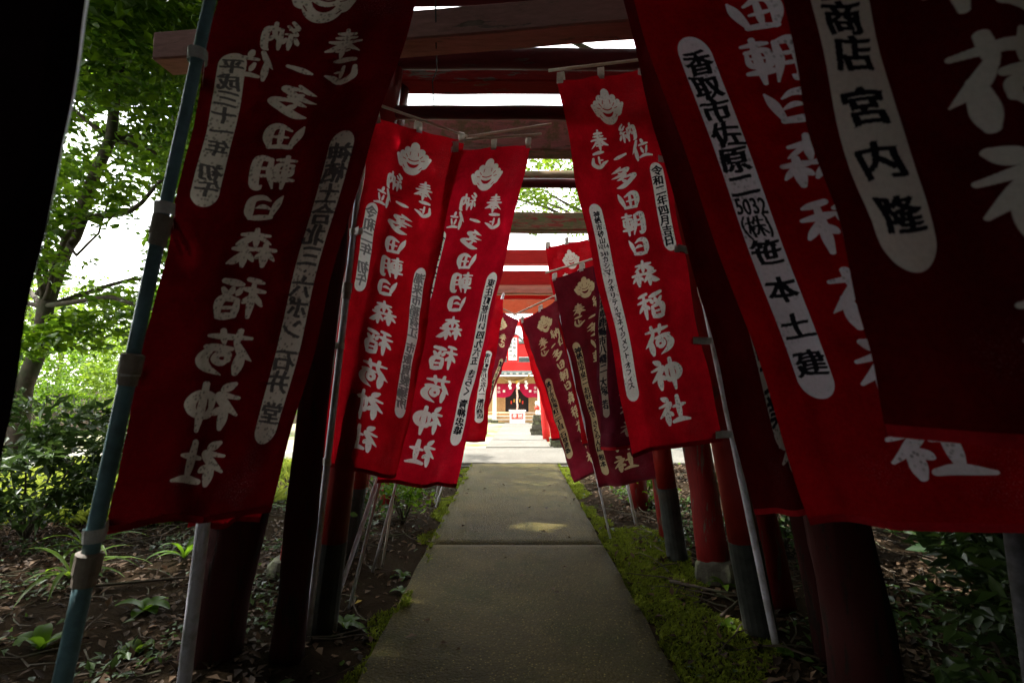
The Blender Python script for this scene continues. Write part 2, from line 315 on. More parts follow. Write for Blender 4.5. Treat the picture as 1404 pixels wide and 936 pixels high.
def strip_mask(g, ink, W, H, u0, u1, v0, v1, text, rngs, size=1, ends=(.04, .94)):
    r = (u1-u0)*W/2; yy, xx = np.mgrid[0:H, 0:W]; cx = (u0+u1)/2*W; cy0, cy1 = v0*H+r, v1*H-r
    cy = np.clip(yy, cy0, cy1); d = np.hypot(xx-cx, yy-cy); np.maximum(g, np.clip(r-d+.5, 0, 1), out=g)
    units = []; i = 0
    while i < len(text):
        if text[i].isascii() and text[i] not in ' -':
            j = i
            while j < len(text) and text[j].isascii() and text[j] not in ' -': j += 1
            units.append(text[i:j]); i = j
        else: units.append(text[i]); i += 1
    wt = [(.45 if u in ' -・' else (.7 if u[0].isascii() else 1)) for u in units]; tot = sum(wt)
    a, b_ = v0*H+(v1-v0)*H*ends[0], v0*H+(v1-v0)*H*ends[1]; y = a
    for u, k in zip(units, wt):
        hh = (b_-a)*k/tot; yc = y+hh/2; y += hh
        if u in ' ': continue
        if len(u) > 1 or (u[0].isascii() and u != '-'):
            cw = min(2*r*1.0/len(u), hh); 
            for q, c_ in enumerate(u): paste(ink, font_glyph(c_), cx+(q-(len(u)-1)/2)*cw*.9, yc, cw*1.7, hh*1.25)
            continue
        if u == '-': u = '｜'
        s = min(2*r*1.0, hh*1.4)*size; hs = min(hh*1.12, s*1.25) if u not in '・' else min(s, hh*1.2)
        paste(ink, font_glyph(u), cx+rngs.uniform(-.04, .04)*s, yc, s*rngs.uniform(1.12, 1.25), hs*1.12)
def banner_image(name, left, right, mirror, W=400, lstrip=(.07, .21, .34, .86), rstrip=(.80, .93, .245, .48), H=None, cu=.52):
    H = H or int(W*3); g = np.zeros((H, W), np.float32); ink = np.zeros((H, W), np.float32); rg = np.random.default_rng(sum(map(ord, name+left)))
    paste(g, EMB, .5*W, .088*H, .40*W, .108*H)
    for c_, u, v in (('奉', .33, .178), ('納', .66, .168), ('正', .30, .232), ('一', .53, .228), ('位', .76, .222)): paste(g, BG[c_], u*W, v*H, .20*W*(1.1 if c_ != '一' else .9), .062*H*(1 if c_ != '正' else .85))
    for k, (c_, v, s) in enumerate(MAIN): paste(g, BG[c_], (cu+.004*k)*W, v*H, s*H*1.45*(1.0 if k else 1.08), s*H*1.04)
    strip_mask(g, ink, W, H, *lstrip, left, rg); 
    if right: strip_mask(g, ink, W, H, *rstrip, right, rg)
    px = np.ones((H, W, 4), np.float32); px[..., 0] = g; px[..., 1] = ink; px[..., 2] = 0
    if mirror: px = px[:, ::-1]
    px = px[::-1]
    im = bpy.data.images.new(name, W, H, alpha=False, float_buffer=False); im.colorspace_settings.name = 'Non-Color'
    im.pixels.foreach_set(np.ascontiguousarray(px).ravel()); im.update(); im.pack(); return im
def banner_mat(im, cloth, printc, mildew=.5, trans=.42, seed=0, inkc=(.012, .012, .018), inkf=1):
    m, n, b, N, L = mat('printed_cloth'); b.inputs['Roughness'].default_value = .9; b.inputs['Specular IOR Level'].default_value = .12
    uv = N('ShaderNodeUVMap'); ti = N('ShaderNodeTexImage'); ti.image = im; ti.extension = 'EXTEND'; L(uv.outputs[0], ti.inputs[0])
    sp = N('ShaderNodeSeparateColor'); L(ti.outputs[0], sp.inputs[0])
    mp = N('ShaderNodeMapping'); mp.inputs['Scale'].default_value = (1, 3, 1); mp.inputs['Location'].default_value = (seed*3.7, seed*1.3, 0); L(uv.outputs[0], mp.inputs[0])
    st = noise_(n, 3, 7, .7, mp.outputs[0]); fine = noise_(n, 60, 5, .7, mp.outputs[0])
    cl = ramp(n, st.outputs[0], [(.3, tuple(x*.55 for x in cloth)), (.65, cloth)]).outputs[0]
    fs = ramp(n, fine.outputs[0], [(.3, (.72, .72, .72)), (.6, (1, 1, 1))]).outputs[0]
    k = N('ShaderNodeMix'); k.data_type = 'RGBA'; k.blend_type = 'MULTIPLY'; k.inputs[0].default_value = .8; L(cl, k.inputs[6]); L(fs, k.inputs[7])
    vo = N('ShaderNodeTexVoronoi'); vo.inputs['Scale'].default_value = 46; vo.inputs['Randomness'].default_value = 1; L(mp.outputs[0], vo.inputs['Vector'])
    dn = noise_(n, 4, 4, .6, mp.outputs[0]); dm = ramp(n, dn.outputs[0], [(.62-mildew*.35, (0, 0, 0)), (.75-mildew*.25, (1, 1, 1))]).outputs[0]
    ds = ramp(n, vo.outputs['Distance'], [(.18, (1, 1, 1)), (.42, (0, 0, 0))]).outputs[0]; mu = N('ShaderNodeMath'); mu.operation = 'MULTIPLY'; L(dm, mu.inputs[0]); L(ds, mu.inputs[1])
    m3 = N('ShaderNodeMath'); m3.operation = 'MULTIPLY'; L(mu.outputs[0], m3.inputs[0]); m3.inputs[1].default_value = .75
    pc = ramp(n, fine.outputs[0], [(.3, tuple(x*.86 for x in printc)), (.6, printc)]).outputs[0]
    pc = mixc(n, m3.outputs[0], pc, tuple(x*.22 for x in printc))
    fd = noise_(n, 1.6, 3, .5, mp.outputs[0]); fd2 = noise_(n, 130, 2, .6, mp.outputs[0]); f1 = ramp(n, fd.outputs[0], [(.60, (0, 0, 0)), (.70, (1, 1, 1))]); f2 = ramp(n, fd2.outputs[0], [(.55, (0, 0, 0)), (.62, (.45, .45, .45))])
    fm = N('ShaderNodeMath'); fm.operation = 'MULTIPLY'; L(f1.outputs[0], fm.inputs[0]); L(f2.outputs[0], fm.inputs[1])
    kc = mixc(n, fm.outputs[0], k.outputs[2], tuple(min(1, x*.7+.10) for x in cloth))
    col = mixc(n, sp.outputs[0], kc, pc)
    mi = N('ShaderNodeMath'); mi.operation = 'MULTIPLY'; L(sp.outputs[1], mi.inputs[0]); mi.inputs[1].default_value = inkf
    col = mixc(n, mi.outputs[0], col, inkc)
    L(col, b.inputs['Base Color'])
    tb = N('ShaderNodeBsdfTranslucent'); L(col, tb.inputs[0]); ms = N('ShaderNodeMixShader'); ms.inputs[0].default_value = trans
    L(b.outputs[0], ms.inputs[1]); L(tb.outputs[0], ms.inputs[2]); L(ms.outputs[0], n.nodes['Material Output'].inputs[0])
    wv = noise_(n, 400, 2, .5, uv.outputs[0]); ad = N('ShaderNodeMath'); ad.operation = 'ADD'; L(wv.outputs[0], ad.inputs[0]); L(st.outputs[0], ad.inputs[1])
    wr = noise_(n, 5, 5, .6, mp.outputs[0]); wr.inputs['Distortion'].default_value = .5; wr.inputs['Detail'].default_value = 2
    sx = N('ShaderNodeSeparateXYZ'); L(uv.outputs[0], sx.inputs[0]); fr = N('ShaderNodeMath'); fr.operation = 'MULTIPLY_ADD'; L(sx.outputs[1], fr.inputs[0]); fr.inputs[1].default_value = 7; fr.inputs[2].default_value = .3+seed*.13
    pp = N('ShaderNodeMath'); pp.operation = 'PINGPONG'; L(fr.outputs[0], pp.inputs[0]); pp.inputs[1].default_value = .5
    cr = ramp(n, pp.outputs[0], [(0, (0, 0, 0)), (.05, (1, 1, 1))])
    b2 = bump(n, b, ad.outputs[0], .35, .004); b1 = N('ShaderNodeBump'); b1.inputs['Strength'].default_value = .5; b1.inputs['Distance'].default_value = .03; L(wr.outputs[0], b1.inputs['Height'])
    b3 = N('ShaderNodeBump'); b3.inputs['Strength'].default_value = .35; b3.inputs['Distance'].default_value = .006; L(cr.outputs[0], b3.inputs['Height']); L(b1.outputs[0], b3.inputs['Normal']); L(b3.outputs[0], b2.inputs['Normal']); L(b2.outputs[0], tb.inputs['Normal'])
    return m

# ------------------------------------------------------------------ setting: ground, path, yard
def sheet(name, x0, x1, y0, y1, nx, ny, f, mt, parent=None, ys=None):
    ys = ys if ys is not None else np.linspace(y0, y1, ny+1); bm = BM()
    V = [[bm.verts.new((x, y, f(x, y))) for x in np.linspace(x0, x1, nx+1)] for y in ys]
    for j in range(len(ys)-1):
        for i in range(nx): bm.faces.new((V[j][i], V[j][i+1], V[j+1][i+1], V[j+1][i]))
    return obj(name, bm, mt, parent, True)
def nz(x, y, s, a, o=0): return mnoise.noise(Vector((x*s+o, y*s, o)))*a
PC = .05                                                   # path centre
def soil_h(x, y):
    e = min(1, max(0, (abs(x-PC)-.72)/.5)); return gz(y)-.07+e*(.05+nz(x, y, 1.3, .05)+nz(x, y, 5, .018))
gr = sheet('ground', -300, 300, -40, 400, 40, 0, lambda x, y: gz(y)-.16, M['soil'], ys=[-40, -20, 0, 5, 9.9, 10, 15, 20, 25, 30, 35, 36, 60, 120, 400]); tag(gr, kind='structure')
so = sheet('grove_soil', -5.6, 7, -6, 8.05, 120, 130, soil_h, M['soil']); tag(so, kind='structure')
yd = sheet('shrine_yard', -14, 14, 10.05, 60, 60, 60, lambda x, y: gz(y)-.05+nz(x, y, .8, .03), M['yard']); tag(yd, kind='structure')
rd = sheet('gravel_road', -40, 30, 8.06, 10.04, 160, 8, lambda x, y: gz(y)-.045+nz(x, y, 2, .008), M['gravel']); tag(rd, kind='structure')
rl = sheet('side_clearing', -40, -5.61, -6, 8.05, 40, 20, lambda x, y: gz(y)-.09+nz(x, y, .8, .05), M['soil']); tag(rl, kind='structure')
path = empty('path', (PC, 0, 0), kind='structure')
edges = [-4.2, -.1, 4.02, 8.06]
for a, bb in zip(edges[:-1], edges[1:]):
    bm = BM(); nx, ny = 14, 44; V = []
    g_ = .005
    for j in range(ny+1):
        y = a+g_+(bb-a-2*g_)*j/ny; row = []
        for i in range(nx+1):
            s = i/nx*2-1; hw = .665+nz(y, s, 3, .012, 5)+nz(y, s, 11, .006, 9)
            z = nz(s, y, 1.5, .006)-(.012 if abs(s) == 1 or j in (0, ny) else 0)
            row.append(bm.verts.new((PC-.02+s*hw, y, z)))
        V.append(row)
    for j in range(ny):
        for i in range(nx): bm.faces.new((V[j][i], V[j][i+1], V[j+1][i+1], V[j+1][i]))
    rim = [V[0][i] for i in range(nx+1)]+[V[j][nx] for j in range(1, ny+1)]+[V[ny][i] for i in range(nx-1, -1, -1)]+[V[j][0] for j in range(ny-1, 0, -1)]
    low = [bm.verts.new(v.co-Vector((0, 0, .12))) for v in rim]
    for i in range(len(rim)): k = (i+1) % len(rim); bm.faces.new((rim[i], low[i], low[k], rim[k]))
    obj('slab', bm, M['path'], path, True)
cp = empty('cross_path', (0, 9, 0), kind='structure')
for x0, x1 in ((-4, -1.52), (-1.5, 1.48), (1.5, 4)):
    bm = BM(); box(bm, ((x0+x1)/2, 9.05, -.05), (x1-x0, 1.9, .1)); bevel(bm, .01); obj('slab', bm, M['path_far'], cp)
yp = empty('yard_path', (0, 20, 0), kind='structure')
for k in range(9):
    y0 = 10.06+k*2.5; y1 = y0+2.48; bm = BM()
    vs_ = [bm.verts.new((.15+s*.66*(1+k*.02)+(.02*k), y, gz(y)+z)) for z in (0.01, -.1) for y, s in ((y0, -1), (y0, 1), (y1, 1), (y1, -1))]
    bm.faces.new(vs_[:4])
    for i in range(4): bm.faces.new((vs_[i], vs_[i+4], vs_[(i+1) % 4+4], vs_[(i+1) % 4]))
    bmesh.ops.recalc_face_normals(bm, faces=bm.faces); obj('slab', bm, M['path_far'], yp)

# ------------------------------------------------------------------ torii gates
def post(parent, a, b, r0, r1, mt, black=0, seg=18, rough=0, name='pillar', foot=None):
    a, b = Vector(a), Vector(b); bm = BM(); n = 10; d = b-a
    f0 = black/d.z if black else 0
    pts = [a+d*(f0+(1-f0)*i/n) for i in range(n+1)]; rad = [r0+(r1-r0)*(f0+(1-f0)*i/n) for i in range(n+1)]
    tube(bm, pts, rad, seg)
    if rough:
        for v in bm.verts: v.co += Vector((nz(v.co.z*1.2, v.co.x*6, 2, rough), nz(v.co.y*6, v.co.z*1.2, 2, rough, 3), 0))
    o = obj(name, bm, mt, parent, True)
    if black:
        bm = BM(); tube(bm, [a, a+d*f0], [r0+.002, r0+(r1-r0)*f0+.002], seg); obj('base_sleeve', bm, M['steel_black'], o, False)
    if foot:
        bm = BM(); tube(bm, [a+Vector((0, 0, -.1)), a+Vector((0, 0, foot*.7)), a+Vector((0, 0, foot))], [r0*1.7, r0*1.5, r0*1.2], 12)
        for v in bm.verts: v.co += Vector((nz(v.co.x*9, v.co.z*9, 1, .05), nz(v.co.y*9, v.co.x*9, 1, .05), 0))
        obj('stone_footing', bm, M['stone'], o)
    return o
def timber(parent, name, a, b, wd, ht, mt, log=False, cuts=24, wob=.008):
    bm = BM()
    if log:
        a, b = Vector(a), Vector(b); tube(bm, [a+(b-a)*i/cuts for i in range(cuts+1)], ht/2, 14)
    else: beam(bm, a, b, wd, ht, cuts)
    for v in bm.verts: v.co += Vector((0, nz(v.co.x, v.co.z, 3, wob), nz(v.co.x, v.co.y, 2, wob, 4)))
    if not log: bmesh.ops.bevel(bm, geom=[e for e in bm.edges if len(e.link_faces) == 2 and e.calc_face_angle(0) > .8], offset=.008, segments=1, affect='EDGES')
    return obj(name, bm, mt, parent, log)
def torii(label, d, bl, br, tl, tr, kas, nuki, mp, mk, mn, r=.08, black=0, log=False, nlog=False, kw=.14, kh=.14, nh=.1, over=.3, foot=None, rough=0, tilt=0, group='torii gates in the tunnel'):
    """bl/br: post base x, tl/tr: post top x, kas/nuki heights above the ground, tilt: extra depth of the left end"""
    g0 = gz(d); t = empty('torii_gate', ((bl+br)/2, d, g0), label, 'torii gate', group)
    dl, dr = d+tilt, d-tilt
    zt = g0+kas-(.0 if not log else 0)
    post(t, (bl, dl, g0-.05), (tl, dl, zt-kh/2+.002), r, r*.86, mp, black, rough=rough, foot=foot)
    post(t, (br, dr, g0-.05), (tr, dr, zt-kh/2+.002), r, r*.86, mp, black, rough=rough, foot=foot)
    k = tilt*2/(tr-tl)
    def pt(x, z): return (x, d+tilt-(x-tl)*k, z)
    timber(t, 'top_beam', pt(tl-over, zt), pt(tr+over, zt), kw, kh, mk, log)
    if nuki:
        zn = g0+nuki; f = nuki/kas; xl = bl+(tl-bl)*f; xr = br+(tr-br)*f
        timber(t, 'tie_beam', pt(xl-over*.3, zn), pt(xr+over*.3, zn), nh*.8, nh, mn, nlog)
    return t
W_, V_ = M['red_wood'], M['red_wood_v']
def X(px, d): return (px-702)/FPX*d
# near timber gate (beam across the top of the view, thick rough post at the lower left)
torii('near red timber gate, its faded top beam crossing the very top of the view', 2.28, -1.34, 1.42, -.98, 1.05, 2.895, 0, M['shaded_old_red_v'], M['pink_wood'], W_, r=.125, kh=.145, kw=.14, over=.82, rough=.05, tilt=.12)
torii('slim dark red steel gate right behind the thick rough left post', 2.42, -1.02, 1.46, -.78, .98, 3.16, 0, M['shaded_old_red_v'], M['steel_dark'], W_, r=.075, kh=.10, log=True, over=.25, rough=.012)
# steel pipe gate with black painted feet
torii('red steel pipe gate with black painted feet, nearest one with a bare right post', 2.69, X(450, 2.69), X(1029, 2.69), X(527, 2.69), X(912, 2.69), 3.00, 2.69, M['steel_red'], M['steel_dark'], M['steel_dark'], r=.078, black=.46, kh=.115, log=True, nlog=True, nh=.075, over=.2)
torii('deep red timber gate with pale peeled streak on its beam', 2.98, -1.22, 1.50, -.70, .98, 3.115, 0, V_, M['red_wood'], M['red_wood'], r=.09, kh=.21, kw=.15, rough=.012, over=.2)
torii('broad timber gate with lichen grown pinkish beam and stone footings', 3.42, -1.42, 1.33, -1.0, .95, 2.90, 0, V_, M['lichen_wood'], W_, r=.10, kh=.23, kw=.15, foot=.14, rough=.03, over=.35)
torii('steel gate with black feet behind the broad timber gate', 3.75, -1.18, 1.18, -.86, .84, 2.72, 0, M['steel_red'], M['steel_dark'], W_, r=.07, black=.52, kh=.07, log=True, over=.15)
torii('gate of weathered round logs with mossy tie beam', 4.25, -1.3, 1.28, -.95, .92, 2.97, 0, V_, M['log_wood'], W_, r=.08, kh=.13, log=True, over=.3, rough=.01)
torii('second weathered log gate under the tree canopy gap', 5.25, -1.25, 1.3, -.92, .95, 2.90, 0, V_, M['log_wood'], M['log_wood'], r=.085, kh=.19, kw=.14, over=.3, rough=.01)
torii('bright red double beam gate halfway down the tunnel', 7.0, -1.15, 1.35, -.85, 1.0, 2.97, 2.67, V_, M['vermilion'], M['vermilion'], r=.09, kh=.2, nh=.2, over=.3)
torii('red gate with unpainted board beam before the cross path', 7.75, -1.15, 1.35, -.85, 1.0, 2.65, 2.54, V_, M['board_wood'], M['vermilion'], r=.09, kh=.12, nh=.06, over=.3)
torii('orange red gate standing past the cross path', 13.0, -1.3, .88, -1.15, .62, 3.45, 3.75, M['vermilion'], M['orange_wood'], M['vermilion'], r=.1, kh=.52, nh=.1, over=.8)
torii('dark capped bright red gate in the sunny yard', 26, -3.0, 3.4, -2.6, 3.0, 3.82, 2.98, M['vermilion'], M['vermilion'], M['vermilion'], r=.16, kh=.62, kw=.4, nh=.42, over=1.0, foot=.4)
torii('farthest bright red gate close to the shrine', 29.5, -3.0, 3.4, -2.7, 3.1, 4.0, 3.35, M['vermilion'], M['vermilion'], M['vermilion'], r=.15, kh=.3, kw=.4, nh=.32, over=1.0)
# dark cap of the yard gate
bm = BM(); beam(bm, (-3.7, 25.99, gz(26)+4.19), (4.1, 25.99, gz(26)+4.19), .55, .1); cap = obj('beam_cap', bm, M['roof'], [o for o in C.objects if o.get('label') == 'dark capped bright red gate in the sunny yard'][0])
# red post and stone plinth in the yard, right of the path
pq = empty('name_plaque', at(703, 478, 20), 'white name plaque in a red frame hanging beyond the tunnel', 'plaque')
c0 = at(703, 478, 20); bm = BM(); box(bm, c0, (.34, .05, .90)); obj('panel', bm, M['plaster'], pq)
for dx, dz, sx, sz in ((-.2, 0, .06, 1.04), (.2, 0, .06, 1.04), (0, .49, .34, .07), (0, -.49, .34, .07)):
    bm = BM(); box(bm, c0+Vector((dx, -.01, dz)), (sx, .08, sz)); obj('frame_strip', bm, M['vermilion'], pq)
def glyphs(parent, text, c, size, step, mt, yaw=0):
    for i, ch in enumerate(text):
        cu = bpy.data.curves.new('glyph', 'FONT'); cu.body = ch; cu.size = size; cu.align_x = 'CENTER'; cu.align_y = 'CENTER'; cu.extrude = .004
        o = bpy.data.objects.new('glyph', cu); C.objects.link(o); me = bpy.data.meshes.new_from_object(o.evaluated_get(bpy.context.evaluated_depsgraph_get())); bpy.data.objects.remove(o)
        me.transform(Matrix.Translation(Vector(c)+Vector(step)*i) @ Matrix.Rotation(R(90), 4, 'X')); me.materials.clear(); obj('character', me, mt, parent)
glyphs(pq, '多田朝日森', c0+Vector((.07, -.032, .35)), .13, (0, 0, -.16), M['ink']); glyphs(pq, '稲荷神社', c0+Vector((-.08, -.032, .22)), .13, (0, 0, -.16), M['ink'])
bm = BM()
for q in (-.12, .12): tube(bm, [c0+Vector((q, 0, .5)), c0+Vector((q, 0, .95))], .012, 6)
obj('hanger', bm, M['wire'], pq)
bm = BM(); beam(bm, (-3.2, 20.0, c0.z+.98), (3.4, 20.0, c0.z+.98), .2, .18); hb = empty('torii_gate', (0, 20, gz(20)), 'plain red gate the name plaque hangs from', 'torii gate', 'torii gates in the tunnel')
obj('top_beam', bm, M['vermilion'], hb)
for s in (-1, 1): post(hb, (s*2.5, 20, gz(20)-.05), (s*2.4, 20, c0.z+.9), .11, .1, M['vermilion'])

# ------------------------------------------------------------------ poles and banners
def pole(label, p0, p1, ztop, r, mt, joints=(), rods=(), mjoint=None, group='banner poles', name='banner_pole', r_top=None):
    p0, p1 = Vector(p0), Vector(p1); d = (p0-p1) if p0.z > p1.z else (p1-p0); d /= d.z; lo = p1 if p0.z > p1.z else p0
    base = lo-d*(lo.z+.03); f = lambda z: base+d*(z+.03)
    t = empty(name, base, label, 'banner pole', group); zj = sorted(joints)
    zs = [0-.03]+zj+[ztop]; rt = r
    for i in range(len(zs)-1):
        bm = BM(); rr = r*(1-.10*i); n = 6; tube(bm, [f(zs[i]+(zs[i+1]-zs[i])*k/n) for k in range(n+1)], rr, 14); obj('tube_section', bm, mt, t, True)
    for i, z in enumerate(zj):
        bm = BM(); rr = r*(1-.10*i); tube(bm, [f(z-.05), f(z-.048), f(z-.02), f(z-.018), f(z+.03), f(z+.034)], [rr, rr*1.25, rr*1.25, rr*1.42, rr*1.42, rr*1.0], 16); obj('joint', bm, mjoint or M['fitting'], t)
    bm = BM(); tube(bm, [f(ztop-.02), f(ztop+.02), f(ztop+.035)], [r*.95, r*.95, r*.5], 12); obj('end_cap', bm, M['white_pipe'], t, True)
    for a, b in rods:
        bm = BM(); tube(bm, [Vector(a)+(Vector(b)-Vector(a))*k/4 for k in range(5)], .0075, 8); obj('crossbar', bm, M['rod'], t, True)
    return f, r
RED = (.64, .005, .016); DEEP = (.36, .004, .010); MAR = (.20, .012, .026); WHT = (.82, .79, .76); GLD = (.52, .42, .24)
IMGCACHE = {}
BANNERS = []
def banner(label, TL, TR, BR_, BL, im, mt, outer='R', polef=None, folds=1.0, seed=1, tabs=3, side=4, curve=0, group='votive banners along the tunnel'):
    """corner points in the place; polef(z) gives the pole the side tabs wrap round"""
    TL, TR, BR_, BL = map(Vector, (TL, TR, BR_, BL)); nu, nv = 30, 70
    nrm = (TR-TL).cross(BL-TL).normalized(); 
    if nrm.y > 0: nrm = -nrm
    rs = random.Random(seed); ph = [rs.uniform(0, 6) for _ in range(6)]; W = (TR-TL).length
    def P(u, v):
        p = (TL*(1-u)+TR*u)*(1-v)+(BL*(1-u)+BR_*u)*v
        sag = -.012*math.sin(math.pi*((u*2) % 1 if u < 1 else 0))*(max(0, 1-v*5))
        inner = u if outer == 'L' else 1-u
        a = folds*(.009+.030*v*(.35+.65*inner))
        dsp = a*(math.sin(u*7+ph[0]+v*1.4)+.55*math.sin(u*13+ph[1]-v*2.1)+.35*math.sin(v*6+ph[2]+u*3))
        dsp += folds*.006*math.sin((u+v)*11+ph[3])*max(0, 1-v*3)
        dsp += .010*nz(u*3, v*7, 2, 1.6, seed)+.004*math.sin(v*42+ph[4]+3*u)*max(0, nz(u*2, v*3, 2, 2, seed+5))
        side_ = (curve*math.sin(math.pi*v)+(u-.5)*(.012*math.sin(v*9+ph[5])+.010*math.sin(v*23+ph[4])))*(TR-TL).normalized()
        return p+nrm*dsp+Vector((0, 0, sag))+side_
    t = empty('votive_banner', (TL+TR)/2, label, 'banner', group)
    bm = BM(); uvl = bm.loops.layers.uv.new('UVMap')
    V = [[bm.verts.new(P(i/nu, j/nv)) for i in range(nu+1)] for j in range(nv+1)]
    for j in range(nv):
        for i in range(nu):
            f = bm.faces.new((V[j+1][i], V[j+1][i+1], V[j][i+1], V[j][i]))
            for l, (a, b_) in zip(f.loops, ((i, j+1), (i+1, j+1), (i+1, j), (i, j))): l[uvl].uv = (a/nu, 1-b_/nv)
    obj('cloth', bm, mt, t, True)
    hem = HEM.get(mt.name)
    bm = BM(); ex = (TR-TL).normalized()                   # sewn hem along the foot and the free side
    for j in range(nv):
        pass
    for i in range(nu):
        a, b_ = P(i/nu, 1), P((i+1)/nu, 1); up = (P(i/nu, .985)-a).normalized()*.022; up2 = (P((i+1)/nu, .985)-b_).normalized()*.022
        q = [bm.verts.new(x_+nrm*o_) for o_ in (.0022, ) for x_ in (a, b_, b_+up2, a+up)]; bm.faces.new(q)
    bmesh.ops.remove_doubles(bm, verts=bm.verts, dist=.0005); obj('foot_hem', bm, M['hem_mar'] if 'mar' in label or 'maroon' in label else M['hem_red'], t, True)
    # top tabs over the crossbar
    if tabs:
        for u in ([.035, .5, .965] if tabs == 3 else np.linspace(.04, .96, tabs)):
            c_ = P(u, .004); dn = Vector((0, 0, 1)); hw = .017; bm = BM(); tp = dn*.05; tilt = rs.uniform(-.006, .006)
            pts = [c_+nrm*.003-dn*.012, c_+nrm*.011+dn*.02, c_+nrm*.012+tp*.9, c_+tp*1.06, c_-nrm*.012+tp*.9, c_-nrm*.011+dn*.02, c_-nrm*.003-dn*.012]
            L_ = [bm.verts.new(p+ex*(-hw)+Vector((tilt*i*.5, 0, 0))) for i, p in enumerate(pts)]; R_ = [bm.verts.new(p+ex*hw+Vector((tilt*i*.5, 0, 0))) for i, p in enumerate(pts)]
            for i in range(len(pts)-1): bm.faces.new((L_[i], L_[i+1], R_[i+1], R_[i]))
            r_ = bmesh.ops.solidify(bm, geom=bm.faces[:], thickness=.0015); obj('hanging_loop', bm, M['tab'], t, False)
    # side tabs wrapped round the pole
    if polef and side:
        f, pr = polef
        for v in (np.linspace(.015, .985, side) if side > 1 else [.98]):
            e = P(1 if outer == 'R' else 0, v); q = f(e.z-.004); dv = (q-e); dv.z = 0; L0 = max(dv.length, .002); h = .034
            if L0 > .35: continue
            dx = dv.normalized(); pz = dx.cross(Vector((0, 0, 1))); pz = pz if pz.y < 0 else -pz; bm = BM(); rr = pr*1.0+.003
            prof = [e-dx*.05+pz*.014, e+pz*.006]+[q+Vector((0, 0, e.z-q.z))+(-dx*math.cos(a)+pz*math.sin(a))*rr for a in np.linspace(.7, 5.6, 12)]+[e-pz*.004, e-dx*.05-pz*.012]
            A = [bm.verts.new(p+Vector((0, 0, h/2))) for p in prof]; B = [bm.verts.new(p-Vector((0, 0, h/2))) for p in prof]
            for i in range(len(prof)-1): bm.faces.new((A[i], A[i+1], B[i+1], B[i]))
            obj('side_tab', bm, M['tab'], t, False)
    return P
HEM = {}
M['shaded_old_red_v'] = paint('shaded_old_red_post', (.045, .003, .002), wood=(.025, .014, .01), stretch=(7, 7, 1), peel=.56, rough=.85)
M['hem_red'] = simple('red_hem', tuple(x*.5 for x in RED), .9, 0, 60, .2, .2); M['hem_mar'] = simple('maroon_hem', tuple(x*.5 for x in MAR), .9, 0, 60, .2, .2)
def bset(name, left, right, mirror, cloth, pr, W=400, **k):
    mk = {q: k.pop(q) for q in ('mildew', 'trans', 'inkf') if q in k}
    im = banner_image(name, left, right, mirror, W, **k); return im, banner_mat(im, cloth, pr, seed=len(IMGCACHE)+hash(1), **mk)
def q4(a, b, c, d): return [at(*p) for p in (a, b, c, d)]

# left side: seen from behind, so the writing reads mirrored
f_green = pole('blue green banner pole with beige joints at far left', at(288, 0, 1.32), at(85, 936, 1.36), 2.62, .0215, M['green_pipe'], joints=(.74, 1.25, 1.62), mjoint=M['fitting'], rods=[(at(300, -88, 1.36), at(600, -78, 1.62))])
im, mt = bset('print_a', '神栖土合北三・六ポン 石井 堂', '平成三十一年 初午', True, (.085, .0015, .003), (.36, .31, .26), 520, mildew=1.0, lstrip=(.10, .245, .345, .88), rstrip=(.80, .935, .20, .47), inkf=.85)  # edge shade put into darker cloth and print colours
banner('large near red banner left, shade in its cloth colour, mirrored writing, beside the blue green pole', *q4((322, -80, 1.45), (590, -68, 1.64), (368, 703, 1.66), (152, 728, 1.47)), im, mt, 'L', f_green, seed=3, side=5, curve=-.01)
f_l1b = pole('thick white pole foot at the lower left, before the rough red post', at(330, 300, 1.95), at(252, 936, 1.95), 2.7, .024, M['white_pipe'])
im, mt = bset('print_b', '香取市 潮見丘い 宮本', '令和二年 初午', True, (.38, .004, .010), WHT, 320, mildew=.3, lstrip=(.035, .13, .17, .83), cu=.38)
banner('bright red banner peeking out between the dark left banner and the white pole', *q4((392, 150, 1.9), (508, 172, 2.12), (352, 716, 2.1), (262, 724, 1.95)), im, mt, 'L', None, seed=5, curve=.015)
f_l2 = pole('white pole in front of the pink steel post, left banner pair', at(502, 168, 2.5), at(424, 850, 2.58), 2.62, .0165, M['white_pipe'], joints=(1.68,), rods=[(at(514, 142, 2.5), at(640, 187, 2.83))])
im, mt = bset('print_c', '潮来市稲荷江 市飯賀製麺所', '令和二年 初午', True, RED, WHT, 360, mildew=.1, lstrip=(.13, .27, .40, .83), rstrip=(.80, .93, .245, .50), inkf=.75)
banner('red banner on the left with a faint long name strip, hanging from a sloping rod', *q4((511, 160, 2.5), (634, 192, 2.8), (548, 655, 2.84), (440, 640, 2.56)), im, mt, 'L', f_l2, seed=8, curve=-.008)
f_l3 = pole('pair of leaning white pipes under the red banner nearest the path, left', at(681, 180, 3.03), at(463, 818, 3.0), 2.52, .0125, M['white_pipe'], joints=(.72,), rods=[(at(636, 192, 2.76), at(742, 184, 2.98)), (at(640, 188, 3.0), at(756, 170, 3.1))])
im, mt = bset('print_d', '東庄町笹川い四九六五 きらく 青柳忠雄', '令和二年 初午', True, (.68, .005, .024), (.86, .83, .80), 380, mildew=.1, lstrip=(.08, .22, .385, .885), rstrip=(.84, .97, .25, .50))
banner('red banner beside the path with a bold black name strip on its right', *q4((622, 204, 2.76), (728, 197, 2.96), (629, 668, 2.98), (514, 664, 2.84)), im, mt, 'L', (f_l3[0], .0125), seed=12, side=0)
bm = BM()
def strap(p, w, h, mt=None, parent=None):
    pass
